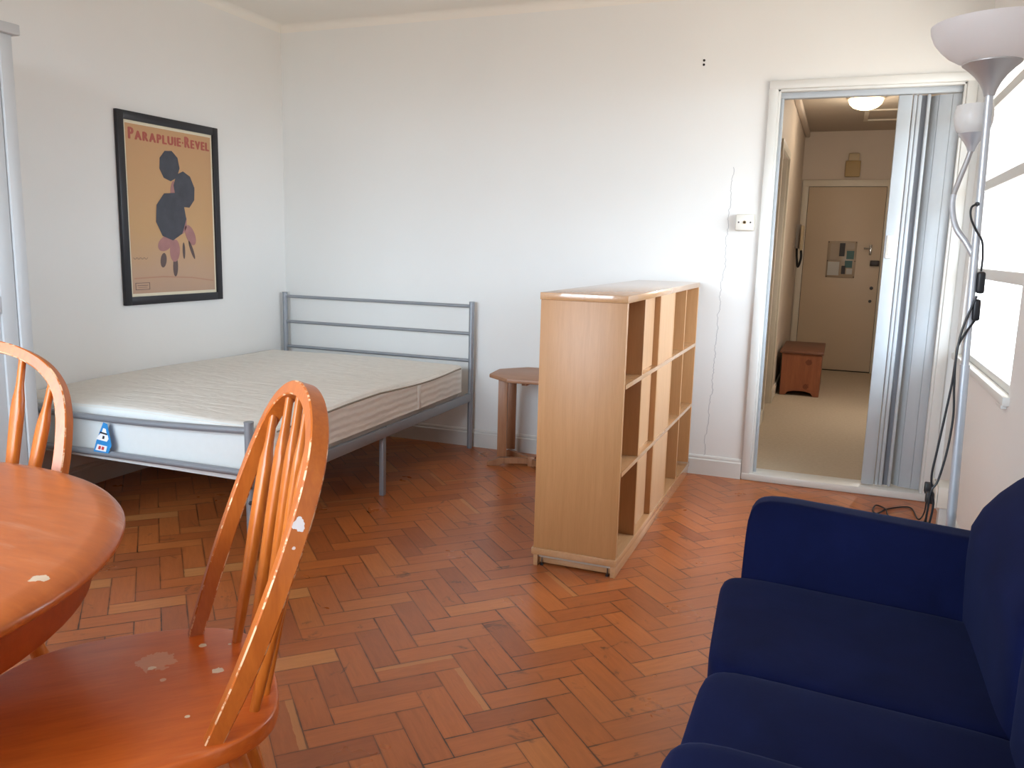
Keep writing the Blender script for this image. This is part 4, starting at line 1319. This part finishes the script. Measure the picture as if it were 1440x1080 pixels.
# ------------------------------------------------------------------ power socket, plugs and cords in the corner
t = thing('power_socket', 'white surface power socket low on the wall beside the doorway', 'power socket', (4.07, -0.47, 0.06))
obj('socket_box', box(B(), 4.020, XR - 0.0005, -0.56, -0.40, 0.125, 0.225, 0.004), M_sock, t, world=True)
obj('face_plate', box(B(), 4.010, 4.0195, -0.562, -0.398, 0.122, 0.228, 0.004), M_sock, t, world=True)
obj('trunking', box(B(), 4.035, 4.0715, -0.53, -0.47, 0.0, 0.1215, 0.004), M_trim, t, world=True)
def plug(y, z, label, cord):
    t = thing('mains_plug', label, 'plug', (3.985, y, z), 0, 'plugs in the corner socket')
    bm = B()
    prism(bm, [(-0.022, -0.024), (0.022, -0.024), (0.024, 0.0), (0.016, 0.026), (-0.016, 0.026), (-0.024, 0.0)], 0.0, 0.034, 0.005, 2, xf=lambda v: Vector((4.0085 - v.z, y + v.x, z + v.y)))
    o = obj('plug_body', bm, M_black, t, world=True)
    bm = B()
    tube(bm, [(3.990, y, z - 0.022), (3.990, y - 0.002, z - 0.048)], 0.0055, 8)
    obj('cord_grip', bm, M_black, t, world=True)
    bm = B()
    tube(bm, catmull([(3.990, y - 0.002, z - 0.046)] + cord, 8), 0.0034, 8)
    obj('cord', bm, M_black, t, world=True)
    return t
plug(-0.44, 0.185, 'black mains plug nearer the doorway in the corner socket',
     [(3.985, -0.44, 0.06), (3.965, -0.42, 0.02), (3.955, -0.20, 0.006), (3.916, -0.181, 0.005), (3.836, -0.259, 0.005), (3.805, -0.325, 0.005), (3.782, -0.362, 0.005), (3.768, -0.318, 0.005), (3.784, -0.233, 0.009), (3.814, -0.231, 0.005), (3.83, -0.30, 0.012), (3.835, -0.36, 0.005), (3.87, -0.52, 0.005), (3.90, -0.62, 0.005)])
pl2 = plug(-0.52, 0.160, 'black mains plug nearer the sofa in the corner socket',
     [(3.987, -0.52, 0.07), (3.985, -0.47, 0.02), (3.975, -0.46, 0.006), (3.955, -0.50, 0.005), (3.93, -0.62, 0.005), (3.93, -0.9, 0.005)])
obj('inline_adapter', obox(B(), (3.965, -0.468, 0.012), (0.96, 0.25, 0), (-0.25, 0.96, 0), (0, 0, 1), 0.10, 0.035, 0.020, 0.006), M_black, pl2, world=True)

# ------------------------------------------------------------------ light
w = bpy.data.worlds.new('sky')
scene.world = w
w.use_nodes = True
nt = w.node_tree
bg = nt.nodes['Background']
tc = nt.nodes.new('ShaderNodeTexCoord')
sp = nt.nodes.new('ShaderNodeSeparateXYZ')
rp = nt.nodes.new('ShaderNodeValToRGB')
ma = nt.nodes.new('ShaderNodeMath'); ma.operation = 'MULTIPLY_ADD'
ma.inputs[1].default_value = 0.5; ma.inputs[2].default_value = 0.5
nt.links.new(tc.outputs['Generated'], sp.inputs[0])
nt.links.new(sp.outputs[2], ma.inputs[0])
nt.links.new(ma.outputs[0], rp.inputs[0])
el = rp.color_ramp.elements
el[0].position = 0.46; el[0].color = (0.30, 0.28, 0.25, 1)
el[1].position = 0.52; el[1].color = (0.80, 0.96, 1.12, 1)
nt.links.new(rp.outputs[0], bg.inputs['Color'])
bg.inputs['Strength'].default_value = 18.8

def portal(name, loc, rot, sx, sy):
    l = bpy.data.lights.new(name, 'AREA')
    l.shape = 'RECTANGLE'; l.size = sx; l.size_y = sy
    l.cycles.is_portal = True
    o = bpy.data.objects.new(name, l)
    COL.objects.link(o)
    o.location = loc
    o.rotation_euler = rot
portal('window_portal', ((RX0 + RX1) / 2, YR - 0.16, (RZ0 + RZ1) / 2), (PI / 2, 0, 0), RX1 - RX0, RZ1 - RZ0)
portal('window_portal', (XR + 0.12, (WY0 + WY1) / 2, (WZ0 + WZ1) / 2), (PI / 2, 0, PI / 2), WY1 - WY0, WZ1 - WZ0)

def point(name, loc, rgb, power, r=0.1):
    l = bpy.data.lights.new(name, 'POINT')
    l.color = rgb; l.energy = power; l.shadow_soft_size = r
    o = bpy.data.objects.new(name, l)
    COL.objects.link(o)
    o.location = loc
point('hall_lamp_bulb', (3.595, 2.98, HH - 0.17), (1.0, 0.89, 0.75), 9.0, 0.08)
point('hall_side_fill', (HX1 - 0.10, 2.15, 1.25), (1.0, 0.95, 0.88), 19.0, 0.06)  # added unseen light, stands in for light from a side doorway

# ------------------------------------------------------------------ camera
cam = bpy.data.cameras.new('camera')
cam.sensor_width = 36.0
cam.sensor_fit = 'HORIZONTAL'
cam.lens = 1154.5478 / 1440 * 36.0
cam.clip_start = 0.02
co = bpy.data.objects.new('camera', cam)
COL.objects.link(co)
r = Vector((0.92929578, 0.36845916, 0.02543996)); u = Vector((-0.08446255, 0.14495857, 0.9858261)); f = Vector((-0.35954892, 0.91827276, -0.16583039))
m = Matrix(((r.x, u.x, -f.x, 3.5134), (r.y, u.y, -f.y, -4.684), (r.z, u.z, -f.z, 1.27), (0, 0, 0, 1)))
co.matrix_world = m
scene.camera = co

scene.cycles.use_denoising = True
scene.cycles.max_bounces = 10
scene.cycles.diffuse_bounces = 7
scene.cycles.sample_clamp_indirect = 8.0
vs = scene.view_settings
vs.view_transform = 'Standard'
vs.look = 'None'
vs.exposure = 0.0
vs.gamma = 1.0
vs.use_curve_mapping = False
